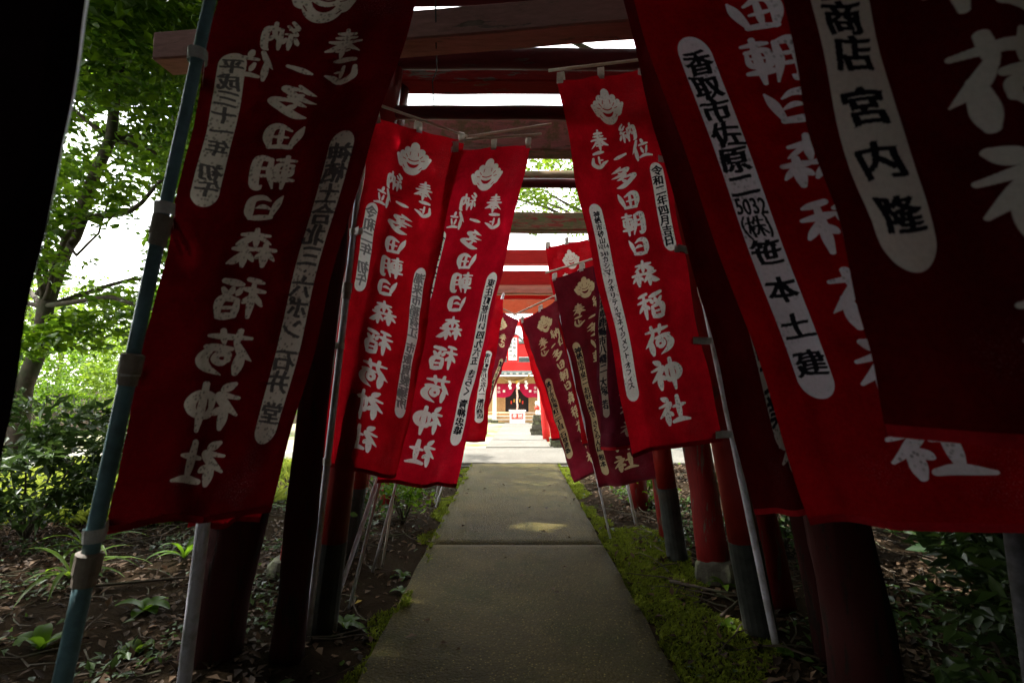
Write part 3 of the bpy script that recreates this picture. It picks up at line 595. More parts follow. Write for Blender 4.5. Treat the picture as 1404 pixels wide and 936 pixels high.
pole('slim white pipe crossing beside the leaning pair, left', at(560, 500, 2.95), at(487, 800, 2.95), 1.6, .009, M['white_pipe'])
pole('thin pipe behind the left banner pair, right of the dark post', at(560, 600, 3.5), at(524, 735, 3.5), 1.9, .009, M['white_pipe'])
pole('thin grey pipe beside the dark post behind the left banner pair', at(552, 600, 3.6), at(532, 725, 3.6), 1.9, .008, M['rod'])
f_l4 = pole('far left pole whose white tip shows against the orange beam', at(692, 398, 5.25), at(622, 620, 5.3), 2.12, .016, M['white_pipe'])
im, mt = bset('print_e', '東庄町笹川ろ五八一 飯田商店', '', True, (.56, .004, .014), WHT, 240, mildew=0, lstrip=(.08, .25, .37, .87))
banner('narrow bright red banner sliver with a white strip, left of the shrine view', *q4((634, 402, 4.8), (690, 410, 5.1), (663, 604, 5.15), (590, 610, 4.85)), im, mt, 'L', None, seed=15, tabs=0)
im, mt = bset('print_f', '銚子市海鹿島町 小林', '令和元年 初午', True, MAR, GLD, 240, mildew=.1)
banner('left maroon banner with gold print touching the tip of its twin', *q4((668, 418, 5.5), (713, 439, 5.8), (659, 600, 5.85), (606, 604, 5.55)), im, mt, 'L', None, seed=17, tabs=0)
bm = BM(); 
pole('far left crossbar pole of the maroon banner', at(650, 405, 5.5), at(606, 640, 5.5), 2.3, .013, M['white_pipe'], rods=[(at(664, 412, 5.48), at(715, 435, 5.78))])
# very near banner at the left edge, its darkness put into the cloth colour
f_l0 = pole('pole of the near black banner at the left edge', at(-420, 0, .62), at(-480, 936, .64), 2.9, .018, M['white_pipe'])
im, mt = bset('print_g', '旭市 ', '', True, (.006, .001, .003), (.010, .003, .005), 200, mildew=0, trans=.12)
Pn = banner('near black banner with shade in its cloth colour and a pale lit hem, at the left edge', *q4((-520, -1500, .62), (290, -1480, .70), (-25, 700, .62), (-560, 760, .6)), im, mt, 'L', None, seed=19, tabs=0, curve=.012)
root = [o for o in C.objects if o.get('label', '').startswith('near black')][0]
bm = BM(); m, n, b, N, L = mat('pale_hem'); b.inputs['Base Color'].default_value = (.8, .78, .85, 1); tb = N('ShaderNodeBsdfTranslucent'); tb.inputs[0].default_value = (.85, .83, .9, 1); ms = N('ShaderNodeMixShader'); ms.inputs[0].default_value = .6
L(b.outputs[0], ms.inputs[1]); L(tb.outputs[0], ms.inputs[2]); L(ms.outputs[0], n.nodes['Material Output'].inputs[0])
hv = [[bm.verts.new(Pn(1, .9*k/40)+Vector((dx, dy, 0))*min(1, max(.04, (40-k)/14))) for k in range(41)] for dx, dy in ((0, -.001), (.0048, .002), (.0055, .006))]
for q in (0, 1):
    for k in range(40): bm.faces.new((hv[q][k], hv[q+1][k], hv[q+1][k+1], hv[q][k+1]))
obj('pale_hem', bm, m, root, True)

# right side: seen from the front
f_r5 = pole('white pole with clamps right of the central red banner', at(898, 84, 2.5), at(1059, 860, 2.53), 2.76, .0165, M['white_pipe'], joints=(1.66,), rods=[(at(752, 97, 2.58), at(912, 78, 2.46))])
im, mt = bset('print_h', '神栖市砂山1014-341カシマ・クオリティマネイジメント・オフィス', '令和二年四月吉日', False, (.64, .005, .018), (.85, .82, .78), 420, mildew=.55, lstrip=(.075, .215, .345, .865), rstrip=(.80, .935, .262, .50))
banner('central right red banner, fully seen, black katakana on its left strip', *q4((763, 110, 2.57), (886, 94, 2.47), (990, 603, 2.5), (868, 626, 2.6)), im, mt, 'R', f_r5, seed=21, side=5)
im, mt = bset('print_i', '行方市清和町二 高野', '令和二年 初午', False, (.30, .004, .008), WHT, 300, mildew=1.0, lstrip=(.08, .24, .38, .82))
banner('dim red banner with mildewed strip behind the clamped white pole', *q4((890, 120, 2.95), (1000, 112, 2.85), (1100, 640, 2.88), (990, 640, 2.95)), im, mt, 'R', None, seed=23)
f_r6 = pole('pole of the big right banner, outside its right edge', at(1330, 0, 1.02), at(1640, 900, 1.08), 2.75, .019, M['white_pipe'], rods=[(at(768, -312, 1.36), at(1062, -332, 1.14))])
im, mt = bset('print_j', '香取市佐原二5032㈱笹 本 土 建', '令和二年 初午', False, (.42, .003, .007), (.82, .74, .82), 560, mildew=.45, lstrip=(.135, .285, .375, .845), inkf=1)
banner('big red banner on the right, its white strip reading 5032 and ending in 建', *q4((770, -300, 1.36), (1050, -320, 1.14), (1530, 722, 1.12), (1113, 728, 1.36)), im, mt, 'R', None, seed=25)
root = C.objects[-1]
im, mt = bset('print_k', '旭市萩園 吉田工業', '令和二年 初午', False, (.12, .0015, .003), (.45,.42,.38), 300, mildew=1.0, lstrip=(.38, .52, .38, .90))  # its shadow is put into darker cloth and print
banner('red banner with shadow in its cloth colour behind the left edge of the big right banner', *q4((830, -90, 2.0), (985, -110, 1.8), (1190, 690, 1.8), (1035, 708, 2.02)), im, mt, 'R', None, seed=27)
f_r7 = pole('grey pole foot at the lower right edge', at(1396, 785, 1.35), at(1406, 860, 1.35), 2.8, .02, M['shade_pipe'])
im, mt = bset('print_l', '香取市小見川 丸山商店 宮 内 隆', '令和二年 初午', False, (.12, .0015, .003), (.70, .67, .62), 560, mildew=.1, lstrip=(.085, .262, .36, .868))  # shade at the view's edge put into the dark cloth colour
banner('nearest banner at the right edge, huge grey strip ending in 隆', *q4((842, -900, .86), (1290, -930, .78), (1800, 640, .74), (1240, 603, .86)), im, mt, 'R', None, seed=29, tabs=0)
im, mt = bset('print_m', '銚子市長塚町二丁目 石原建築', '', False, MAR, GLD, 280, mildew=.1, lstrip=(.08, .25, .38, .86), cu=.56)
banner('right maroon banner with gold writing beside the yard view', *q4((716, 440, 4.95), (766, 408, 4.5), (835, 640, 4.55), (790, 660, 5.0)), im, mt, 'R', None, seed=31)
pole('crossbar pole of the right maroon banner with gold writing', at(806, 420, 4.6), at(868, 700, 4.62), 1.98, .014, M['white_pipe'], rods=[(at(704, 432, 5.0), at(772, 400, 4.45))])
im, mt = bset('print_q', '香取郡神崎町 篠塚', '', False, (.66, .006, .012), (.66, .006, .012), 200, mildew=0, inkf=0)
banner('thin bright red banner edge showing left of the right maroon banner', *q4((710, 437, 5.3), (760, 420, 5.1), (812, 596, 5.15), (757, 604, 5.35)), im, mt, 'R', None, seed=41, tabs=0, folds=.4)
im, mt = bset('print_n', '成田市 大野', '', False, (.56, .004, .012), (.7, .64, .58), 260, mildew=.1)
banner('bright red banner behind, only its top with white emblem above the maroon one', *q4((746, 338, 4.55), (812, 326, 4.3), (868, 600, 4.32), (800, 612, 4.6)), im, mt, 'R', None, seed=33, folds=.5)
pole('white pole line along the bright red banner behind the maroon one', at(770, 440, 4.25), at(797, 560, 4.25), 1.75, .009, M['white_pipe'])
im, mt = bset('print_o', '神栖市平泉二 お好み焼き さくらんぼ 根本', '', False, (.15, .008, .018), GLD, 300, mildew=.2, lstrip=(.09, .22, .32, .95))
banner('dark maroon banner with gold emblem under a sloping cream rod', *q4((756, 382, 4.05), (840, 354, 3.75), (905, 655, 3.78), (819, 670, 4.1)), im, mt, 'R', None, seed=35)
pole('leaning grey pole foot below the dark maroon banner', at(893, 560, 3.8), at(923, 738, 3.85), 2.1, .012, M['rod'], rods=[(at(748, 374, 4.06), at(850, 344, 3.72))])
pole('second leaning white pole foot right of the dark maroon banner', at(905, 560, 3.95), at(935, 735, 3.95), 2.2, .012, M['white_pipe'])
pole('thin white pole between the steel post and the broad timber post', at(890, 600, 4.3), at(912, 722, 4.3), 1.6, .012, M['white_pipe'])
im, mt = bset('print_p', '茨城県鹿嶋市八幡二 大塚 若', '', False, (.13, .006, .022), (.34, .27, .22), 280, mildew=.3, lstrip=(.06, .19, .18, .84), cu=.48)
banner('plum red banner partly hidden behind the central right red banner', *q4((812, 345, 3.5), (905, 330, 3.3), (918, 610, 3.3), (820, 618, 3.5)), im, mt, 'R', None, seed=37, folds=1.3)

# ------------------------------------------------------------------ shrine
SY = 35.0; G = -1.3; CXs = .35
sh = empty('shrine_building', (CXs, SY+2, G), 'small timber shrine hall at the end of the path', 'shrine')
def bx(name, mt, c, s, parent=sh, bv=0):
    bm = BM(); box(bm, c, s)
    if bv: bevel(bm, bv)
    return obj(name, bm, mt, parent)
for i in range(3): bx('step', M['tan_wood'], (CXs, SY-.15+i*.3, G+.12+i*.21), (3.0, .3, .2+i*.002))
for i in range(3): bx('step_nosing', M['white_wood'], (CXs, SY-.315+i*.3, G+.2+i*.21), (3.0, .04, .05))
bx('floor_deck', M['tan_wood'], (CXs, SY+2.2, G+.55), (5.2, 3.6, .2))
for x in (-1.18, 1.86): 
    bx('pillar', M['white_wood'], (x, SY-.1, G+1.5), (.26, .26, 3.0), bv=.02); bx('pillar_base', M['stone'], (x, SY-.1, G+.08), (.5, .5, .2), bv=.03)
for x in (-1.8, 2.5, -.55, 1.25): bx('post', M['tan_wood'], (x, SY+1.3, G+1.8), (.16, .16, 2.4))
bx('wall', M['tan_wood'], (-1.18, SY+1.36, G+1.75), (1.1, .08, 2.3)); bx('wall', M['tan_wood'], (1.88, SY+1.36, G+1.75), (1.1, .08, 2.3))
for s, x0 in ((0, -1.6), (1, 1.36)):
    for k in range(9): bx('wall_slat', M['white_wood'] if k % 3 == 8 else M['tan_wood'], (x0+.42, SY+1.3, G+.8+k*.16), (.92, .03, .05))
bx('doorway_shade_sheet', M['dark_room'], (CXs, SY+1.42, G+1.7), (1.66, .1, 2.1))
for x in (-.42, 1.12): bx('door', M['ink'], (x, SY+1.34, G+1.7), (.10, .05, 2.0))
for k in range(5): bx('altar_piece', [M['red_panel'], M['gold'], M['plaster'], M['gold'], M['red_panel']][k], (-.05+k*.2, SY+1.3, G+1.3+.12*(k % 2)), (.09, .08, .22))
for x in (-1.0, -.72, 1.62, 1.9, 2.1): bx('notice_paper', M['paper'] if x < 1.8 else M['red_panel'], (x, SY+1.24, G+2.35), (.2, .02, .22))
bx('lintel', M['tan_wood'], (CXs, SY-.05, G+2.78), (3.9, .2, .28)); bx('upper_beam', M['tan_wood'], (CXs, SY-.1, G+3.02), (4.6, .24, .2))
for k in range(13): bx('rafter_end', M['plaster'], (CXs-2.4+k*.4, SY-.95, G+3.24), (.16, .9, .14))
bm = BM()                                                  # roof: hipped skirt with curved slope and a plastered gable
prof = [(-1.5, 3.25, 4.2), (-.7, 3.5, 3.8), (.2, 3.95, 3.2), (1.0, 4.6, 2.5)]
rows = [[bm.verts.new((CXs+s*hw, SY+y, G+z+(.15 if abs(s) > .99 and i == 0 else 0))) for s in np.linspace(-1, 1, 9)] for i, (y, z, hw) in enumerate(prof)]
for a, b_ in zip(rows[:-1], rows[1:]):
    for i in range(8): bm.faces.new((a[i], a[i+1], b_[i+1], b_[i]))
back = [bm.verts.new((CXs+s*4.2, SY+5.5, G+3.3)) for s in np.linspace(-1, 1, 9)]
for i in range(8): bm.faces.new((rows[-1][i], rows[-1][i+1], back[i+1], back[i]))
bmesh.ops.solidify(bm, geom=bm.faces[:], thickness=-.14); obj('roof', bm, M['roof'], sh)
bm = BM(); gv = [bm.verts.new(p) for p in ((CXs-1.7, SY+.8, G+4.4), (CXs+1.7, SY+.8, G+4.4), (CXs-.1, SY+.8, G+5.9))]; bm.faces.new(gv)
r_ = bmesh.ops.extrude_face_region(bm, geom=bm.faces[:]); [v.co.__iadd__(Vector((0, 1.5, 0))) for v in r_['geom'] if isinstance(v, bmesh.types.BMVert)]
bmesh.ops.recalc_face_normals(bm, faces=bm.faces); obj('gable', bm, M['plaster'], sh)
for s in (-1, 1):
    bm = BM(); beam(bm, (CXs-.1, SY+.6, G+6.05), (CXs-.1+s*1.95, SY+.6, G+4.35), .5, .16); obj('bargeboard', bm, M['roof'], sh)
bx('ridge_ornament', M['gold'], (CXs-.1, SY+.3, G+5.2), (.3, .1, .3), bv=.05)
# curtain, bell, rope, paper, offertory box
bm = BM(); nu, nv = 60, 8
def cur(u, v):
    m_ = math.exp(-((u-.5)/.13)**2); bot = G+1.66+.7*m_+.02*math.sin(u*30); top = G+2.62
    return (CXs-1.45+2.9*u, SY+.28+.03*math.sin(u*34), top+(bot-top)*v)
V = [[bm.verts.new(cur(i/nu, j/nv)) for i in range(nu+1)] for j in range(nv+1)]
for j in range(nv):
    for i in range(nu): bm.faces.new((V[j][i], V[j][i+1], V[j+1][i+1], V[j+1][i]))
ct = empty('shrine_curtain', (CXs, SY+.28, G+2.6), 'magenta curtain gathered up in the middle of the shrine front', 'curtain'); obj('cloth', bm, M['curtain'], ct, True)
glyphs(ct, '奉納', (CXs+1.25, SY+.2, G+2.3), .22, (0, 0, -.26), M['paper']); glyphs(ct, '奉納', (CXs-1.25, SY+.2, G+2.3), .22, (0, 0, -.26), M['paper'])
for x in (-.45, .45): bx('crest', M['paper'], (CXs+x*2, SY+.21, G+2.1), (.16, .01, .16), ct, .03)
rp = empty('bell_rope', (CXs, SY-.3, G+2.7), 'pink and white bell rope hanging above the offertory box', 'bell rope')
bm = BM(); tube(bm, [(CXs+.02*math.sin(k*.9), SY-.3, G+2.6-k*.095) for k in range(20)], [.055+.012*(k % 2) for k in range(20)], 8); obj('rope', bm, simple('pink_rope', (.75, .5, .42), .9, 0, 30, .2, .2), rp, True)
bm = BM(); bmesh.ops.create_uvsphere(bm, u_segments=14, v_segments=10, radius=.17, matrix=Matrix.Translation((CXs, SY-.3, G+2.75))); obj('bell', bm, M['gold'], rp, True)
sr = empty('sacred_rope', (CXs, SY-.32, G+3), 'straw rope with white paper streamers under the shrine eave', 'rope')
bm = BM(); tube(bm, [(CXs-1.05+k*.1, SY-.36, G+2.62+.42*((k-10)/10)**2+.25*(k/20)) for k in range(24)], [.03+.05*math.sin(math.pi*k/23) for k in range(24)], 8); obj('rope', bm, M['rope'], sr, True)
for x in (-.52, .02, .58):
    bm = BM(); z = G+2.75
    for k in range(4): box(bm, (CXs+x+.06*(k % 2), SY-.42-.012*k, z-k*.14), (.16, .01, .17))
    obj('paper_streamer', bm, M['paper'], sr)
ob = empty('offertory_box', (CXs, SY-1.3, G), 'pale grey offertory box with a red panel before the shrine steps', 'box')
bx('body', M['grey_box'], (CXs, SY-1.3, G+.42), (1.0, .6, .8), ob, .015); bx('rim', M['grey_box'], (CXs, SY-1.3, G+.85), (1.12, .7, .08), ob, .01)
for k in range(7): bx('slat', M['tan_wood'], (CXs-.42+k*.14, SY-1.3, G+.90), (.06, .6, .04), ob)
bx('panel', M['red_panel'], (CXs, SY-1.615, G+.5), (.76, .02, .34), ob, .006); glyphs(ob, '奉納', (CXs-.18, SY-1.64, G+.5), .30, (.36, 0, 0), M['paper'])
# stone fox with red bib on a rock pedestal
def fox(x, y, label, fl=1, K=.58):
    g0 = gz(y); t = empty('fox_statue', (x, y, g0), label, 'statue', 'stone foxes guarding the yard')
    bm = BM(); zz = g0
    for k, (s, h) in enumerate(((.40, .20), (.32, .18), (.26, .22))):
        v_ = box(bm, (x, y, zz+h/2), (s, s*.9, h)); zz += h
    bmesh.ops.subdivide_edges(bm, edges=bm.edges[:], cuts=2, use_grid_fill=True)
    for v in bm.verts: v.co += Vector((nz(v.co.x*8, v.co.z*8, 1, .045), nz(v.co.y*8, v.co.z*8, 1, .04), nz(v.co.x*7, v.co.y*7, 1, .02)))
    obj('pedestal', bm, M['stone'], t)
    P_ = lambda a, b_, c_: Vector((x+a*fl*K, y+b_*K, zz+c_*K))
    vs_ = [P_(.1, .08, .10), P_(.06, .04, .26), P_(0, -.04, .42), P_(-.03, -.1, .56), P_(-.06, -.17, .60), P_(-.08, -.27, .57), P_(.05, -.13, .02), P_(-.07, -.15, .02), P_(.2, .12, .2), P_(.22, .14, .42), P_(.17, .13, .58), P_(-.01, -.13, .70), P_(-.11, -.12, .70), P_(-.02, -.12, .24)]
    ed = [(0, 1), (1, 2), (2, 3), (3, 4), (4, 5), (13, 6), (13, 7), (0, 8), (8, 9), (9, 10), (3, 11), (3, 12), (2, 13)]
    rad = [.13, .12, .1, .075, .075, .03, .035, .035, .05, .06, .025, .02, .02, .06]
    me = bpy.data.meshes.new('body'); me.from_pydata(vs_, ed, []); o = obj('body', me, M['plaster'], t); md = o.modifiers.new('s', 'SKIN')
    for v, r in zip(me.skin_vertices[0].data, rad): v.radius = (r*K, r*K)
    me.skin_vertices[0].data[0].use_root = True; o.modifiers.new('b', 'SUBSURF').levels = 1; o.modifiers['b'].render_levels = 1
    bm = BM(); tube(bm, [P_(-.01, -.1, .44), P_(-.01, -.13, .38), P_(-.01, -.17, .28)], [.105*K, .13*K, .12*K], 12); obj('bib', bm, M['red_panel'], t, True)
fox(.76, 15.4, 'white fox figure with red bib on rough stone, right of the yard path')
fox(-.98, 16.2, 'white fox figure with red bib on rough stone, left of the yard path', -1)
pb = empty('stone_block', (.86, 10.2, 0), 'grey stone block at the foot of the red cloth by the cross path', 'stone block')
bm = BM(); box(bm, (.88, 10.3, .06), (.26, .24, .2)); bmesh.ops.subdivide_edges(bm, edges=bm.edges[:], cuts=3, use_grid_fill=True)
for v in bm.verts: v.co += Vector((nz(v.co.x*9, v.co.z*9, 1, .02), nz(v.co.y*9, v.co.z*9, 1, .02), nz(v.co.x*9, v.co.y*9, 1, .012)))
obj('block', bm, M['stone'], pb)
# wire hanging from the near beams
bm = BM(); tube(bm, [at(597, -12, 2.2), at(598, 60, 2.3), at(599, 95, 2.55), at(593, 112, 2.6), at(595, 148, 2.68)], .0035, 6); tag(obj('hanging_wire', bm, M['wire'], None, True), 'thin bare wire hanging down from the near top beam', 'wire')

# ------------------------------------------------------------------ vegetation
SPOTS = [((.27, 4.5, 0), .24), ((-5.3, 7.0, 0), 1.2), ((-4.3, 5.7, 0), .8), ((-3.3, 6.2, 0), .5)]                               # leaves are removed along the sun ray to each spot for light patches
def leaf_mesh(pos, size, up=.35, aspect=.5, droop=0):
    n = len(pos); d = rng.normal(size=(n, 3)); d[:, 2] = d[:, 2]*.5-droop; d /= np.linalg.norm(d, axis=1)[:, None]
    nn = rng.normal(size=(n, 3)); nn[:, 2] += up*3; s = np.cross(d, nn); s /= np.linalg.norm(s, axis=1)[:, None]+1e-6; nn = np.cross(s, d)
    L_ = (size*rng.uniform(.6, 1.25, n))[:, None]; Wd = L_*aspect*.5
    base = pos; mid = pos+d*L_*.45; tip = pos+d*L_-nn*L_*.12
    v = np.stack([base, mid+s*Wd+nn*Wd*.35, tip, mid-s*Wd+nn*Wd*.35], 1).reshape(-1, 3)
    i = np.arange(n)*4; f = np.concatenate([np.stack([i, i+1, i+2], 1), np.stack([i, i+2, i+3], 1)]).astype(np.int32)
    me = bpy.data.meshes.new('leaves'); me.vertices.add(len(v)); me.vertices.foreach_set('co', v.astype(np.float32).ravel())
    me.loops.add(f.size); me.loops.foreach_set('vertex_index', f.ravel()); me.polygons.add(len(f)); me.polygons.foreach_set('loop_start', np.arange(0, f.size, 3, dtype=np.int32))
    me.update(calc_edges=True); return me
def clear_ray(p, r=.26):
    s = np.array(SUND)
    for c_, r in SPOTS: q = p-np.array(c_); t = q@s; d = np.linalg.norm(q-t[:, None]*s, axis=1); p = p[(d > r*rng.uniform(.75, 1.15, len(p))) | (t < .6)]
    return p
def clusters(cs, per, rad):
    out = []
    for c_ in cs:
        n = max(3, int(per*rng.uniform(.6, 1.3))); r = rad*rng.uniform(.6, 1.3); q = rng.normal(size=(n, 3)); q /= np.linalg.norm(q, axis=1)[:, None]; q *= (rng.uniform(0, 1, n)**.45)[:, None]*r
        q[:, 2] *= .6; out.append(np.array(c_)+q)
    return np.concatenate(out)
def limb(parent, pts, r0, r1, name='limb', seg=10):
    n = len(pts); P_ = []; 
    for i in range(n-1):
        for k in range(4): P_.append(Vector(pts[i]).lerp(Vector(pts[i+1]), k/4)+Vector((rng.normal(), rng.normal(), rng.normal()*.3))*r0*.18)
    P_.append(Vector(pts[-1])); m_ = len(P_); bm = BM(); tube(bm, P_, [r0+(r1-r0)*i/(m_-1) for i in range(m_)], seg); return obj(name, bm, M['bark'], parent, True)
def tree(label, trunk, r0, cs, per, rad, size, mt, group=None, nl=7, name='broadleaf_tree', per_leaf=None, keep=None):
    b = Vector(trunk[0]); t = empty(name, b, label, 'tree', group); limb(t, trunk, r0, r0*.4, 'trunk', 14)
    tr = [Vector(q) for q in trunk]
    for c_ in list(cs)[::max(1, len(cs)//nl)][:nl]:
        c_ = Vector(c_); s = tr[-1] if len(tr) < 3 else min(tr[1:], key=lambda q: (q-c_).length); limb(t, [s, s.lerp(c_, .5)+Vector((0, 0, .15)), c_], r0*.32, .012)
    p = clear_ray(clusters(cs, per, rad))
    if keep is not None: p = keep(p)
    obj('crown', leaf_mesh(p, size), mt, t); return t
def proj(p):                                               # pixel position of points, used to keep the sky gaps of the place open
    a = PITCH; x, y, z = p[:, 0], p[:, 1], p[:, 2]-CAMH; f = y*math.cos(a)+z*math.sin(a); u = -y*math.sin(a)+z*math.cos(a); return 702+x/f*FPX, 468-u/f*FPX, f
def rnd(lo, hi, n): return rng.uniform(lo, hi, (n, 3))
# left trees, seen against the light
cs = [at(rng.uniform(-10, 350), rng.uniform(-60, 480), rng.uniform(4.2, 7.5)) for _ in range(700)]
def gap(p, x, y, r): return (p.x-x)**2+(p.y-y)**2 < r*r
gaps = [(170, 350, 34), (110, 335, 24), (140, 378, 20), (150, 165, 13), (205, 285, 20), (105, 190, 9), (232, 150, 12), (45, 430, 22), (95, 140, 8), (205, 60, 9), (150, 230, 12), (190, 215, 9), (125, 100, 8)]
def notgap(c_):
    a = np.array([c_]); X_, Y_, _ = proj(a); return not any((X_[0]-gx)**2+(Y_[0]-gy)**2 < (r+10)**2 for gx, gy, r in gaps)
cs = [tuple(c_) for c_ in cs if notgap(c_)]
def keepgap(p):
    X_, Y_, _ = proj(p); k = np.ones(len(p), bool)
    for gx, gy, r in gaps: k &= ~(((X_-gx)**2+((Y_-gy)*1.1)**2 < (r*rng.uniform(.7, 1.1, len(p)))**2))
    return p[k]
tree('dark leaning tree at left with dense leaves against the white sky', [at(15, 640, 5.0)*1, at(60, 420, 5.0), at(150, 190, 5.2), at(190, -60, 5.4)], .085, cs, 62, .30, .095, M['leaf'], nl=14, keep=keepgap)
t2 = empty('fallen_branch', at(60, 400, 5), 'arching bare branch crossing the sky gap on the left', 'branch')
limb(t2, [at(55, 405, 5.0), at(120, 300, 4.9), at(180, 290, 4.8), at(230, 240, 4.7)], .045, .012); limb(t2, [at(80, 320, 4.9), at(105, 350, 4.8), at(135, 320, 4.7), at(150, 270, 4.6)], .016, .006)
# evergreen crowns added, mostly out of view, to darken the tunnel round the walker
def dome(cx, cy, cz, rx, ry, rz, n): 
    q = rng.normal(size=(n, 3)); q /= np.linalg.norm(q, axis=1)[:, None]; q *= (rng.uniform(0, 1, n)**.33)[:, None]; return q*np.array((rx, ry, rz))+np.array((cx, cy, cz))
def visfree(p):                                            # crowns stay out of the open sky between the beams
    X_, Y_, f = proj(p); return p[~((f > 0) & (X_ > 430) & (X_ < 990) & (Y_ > -12) & (Y_ < 560))]
tree('unseen evergreen added to shade the tunnel mouth from the left', [(-3.6, -1.5, -.1), (-3.4, -1.2, 2.5), (-2.4, -.8, 4.6)], .2, dome(-1.9, -2.0, 4.9, 3.6, 3.2, 1.3, 300), 90, .6, .30, M['leaf_dark'], keep=visfree)
tree('unseen evergreen added to shade the tunnel mouth from the right', [(3.4, -1, -.1), (3.2, -.8, 2.5), (2.4, -.3, 4.4)], .2, dome(2.9, -.8, 4.9, 2.6, 3.8, 1.6, 300), 90, .6, .30, M['leaf_dark'], keep=visfree)
tree('dense evergreen added to darken the right of the tunnel behind the big banners', [(3.4, 3.6, -.1), (3.3, 3.6, 2), (3.2, 3.5, 4)], .17, dome(4.0, 3.6, 2.9, 1.5, 3.4, 3.2, 300), 80, .6, .24, M['leaf_dark'], keep=visfree)
tree('unseen evergreen added to block light at the right of the walker', [(3.6, -2, -.1), (3.5, -2, 2), (3.4, -2, 4)], .17, dome(3.6, -1.6, 2.2, 1.3, 3.0, 2.8, 260), 80, .6, .28, M['leaf_dark'], keep=visfree)
tree('unseen evergreen added to block light at the left of the walker', [(-4.0, -2, -.1), (-4, -2, 2), (-3.9, -2, 4)], .17, dome(-4.2, -.6, 2.2, 1.3, 3.0, 2.8, 260), 80, .6, .28, M['leaf_dark'], keep=visfree)
tree('low dense evergreen bough added to shade the first steps of the tunnel', [(-2.9, .4, -.1), (-2.8, .4, 2), (-2.0, .4, 3.6)], .15, np.concatenate([dome(0, -.6, 4.1, 2.9, 2.4, .75, 260), dome(.2, 1.7, 4.9, 2.6, 1.9, .6, 60)]), 90, .5, .28, M['leaf_dark'], keep=visfree)
tree('bushy evergreen added behind the nearest banner to darken the right side', [(3.0, 2.4, -.1), (3.0, 2.4, .8), (3.0, 2.4, 1.6)], .08, dome(3.1, 2.3, 1.0, .8, 2.4, 1.1, 150), 80, .45, .16, M['leaf_dark'])
tree('unseen evergreen added behind the walker to block light from the tunnel mouth', [(.6, -5.5, -.1), (.5, -5.4, 2), (.3, -5.2, 4)], .25, dome(0, -5.5, 2.6, 4.8, 1.4, 3.2, 400), 80, .7, .34, M['leaf_dark'], keep=visfree)
tree('broadleaf tree left of the gates shading the walk', [(-3.9, 7.4, -.1), (-3.6, 7.2, 2.4), (-3.0, 6.8, 4.6)], .16, dome(-3.4, 6.8, 5.4, 2.4, 3.2, 1.6, 330), 75, .5, .15, M['leaf'], keep=visfree)
tree('tall tree far left shading the walk', [(-5.6, 4.6, -.1), (-5.4, 4.8, 3), (-5, 5, 5.4)], .18, dome(-3.6, 3.0, 5.9, 3.0, 3.6, 1.4, 300), 75, .5, .17, M['leaf'], keep=visfree)
tree('tall tree right of the gates arching over them', [(3.0, 6.4, -.1), (2.9, 6.4, 2.4), (2.2, 6.2, 4.8)], .16, dome(1.6, 6.0, 6.6, 2.8, 3.4, 1.3, 230), 75, .5, .17, M['leaf'], keep=visfree)
# foliage seen between the beams further on
tree('sunlit tree right of the cross path, seen between the log beams', [(3.4, 13.5, -.3), (3.2, 13.3, 3), (2.2, 12.6, 5)], .18, np.concatenate([dome(1.6, 12, 6.1, 2.4, 2.2, 1.1, 95), dome(3.9, 11, 6.6, 1.8, 2.2, 2.6, 60)]), 75, .5, .13, M['leaf_lit'])
tree('tall tree beyond the right banners', [(4.6, 9, 0), (4.4, 9, 3), (4.0, 8.8, 5)], .18, dome(4.6, 8.8, 5.2, 1.7, 2.6, 3.0, 170), 75, .5, .13, M['leaf'])
for i, (x, y, h, r_, lb) in enumerate(((-9, 17, 3.2, 1.9, 'rounded sunlit bush tree beyond the gravel road, left'), (-13, 20, 5.5, 3, 'taller green tree beyond the road, behind the left pole'), (-18, 19, 6, 3.2, 'leafy tree at the far left edge beyond the road'), (-8, 26, 7, 3.4, 'big tree standing left of the shrine yard'), (9, 26, 7, 3.5, 'big tree standing right of the shrine yard'), (-24, 27, 8, 4, 'distant tree at the left behind the nearer ones'))):
    g0 = gz(y); tree(lb, [(x, y, g0-.1), (x+.1, y, g0+h*.4), (x, y, g0+h*.7)], .16, dome(x, y, g0+h*.55, r_, r_, h*.45, 110), 60, r_*.28, .2, M['leaf_lit'] if i in (0, 1, 2) else M['leaf'], group='trees beyond the gravel road')
# near shrubs on the left
def shrub(label, c_, rx, rz, n, size, mt, name='shrub', per=40):
    t = empty(name, (c_[0], c_[1], 0), label, 'shrub')
    for k in range(7): a = k*.9; limb(t, [(c_[0], c_[1], -.03), (c_[0]+math.cos(a)*rx*.5, c_[1]+math.sin(a)*rx*.5, c_[2])], .014, .005, 'stem', 6)
    p = clusters(dome(*c_, rx, rx, rz, n), per, .17); p = p[p[:, 2] > .02]; obj('foliage', leaf_mesh(p, size, .6, .42), mt, t); return t
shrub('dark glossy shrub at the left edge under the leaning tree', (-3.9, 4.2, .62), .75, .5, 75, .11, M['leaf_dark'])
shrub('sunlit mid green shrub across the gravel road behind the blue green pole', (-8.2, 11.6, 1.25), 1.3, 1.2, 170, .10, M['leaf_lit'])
shrub('leafy shrub across the gravel road, left of the sunlit one', (-11.2, 12.4, 1.3), 1.5, 1.3, 170, .11, M['leaf'])
shrub('low leafy plant left of the path under the red banner', (-.98, 4.7, .22), .22, .2, 20, .07, M['leaf'], per=22)
shrub('broad leaved plant between the posts left of the path', (-1.25, 3.9, .25), .22, .24, 20, .08, M['leaf_dark'], per=22)
shrub('glossy green bush right of the clamped pole', (2.0, 3.9, .5), .5, .45, 60, .08, M['leaf_dark'])
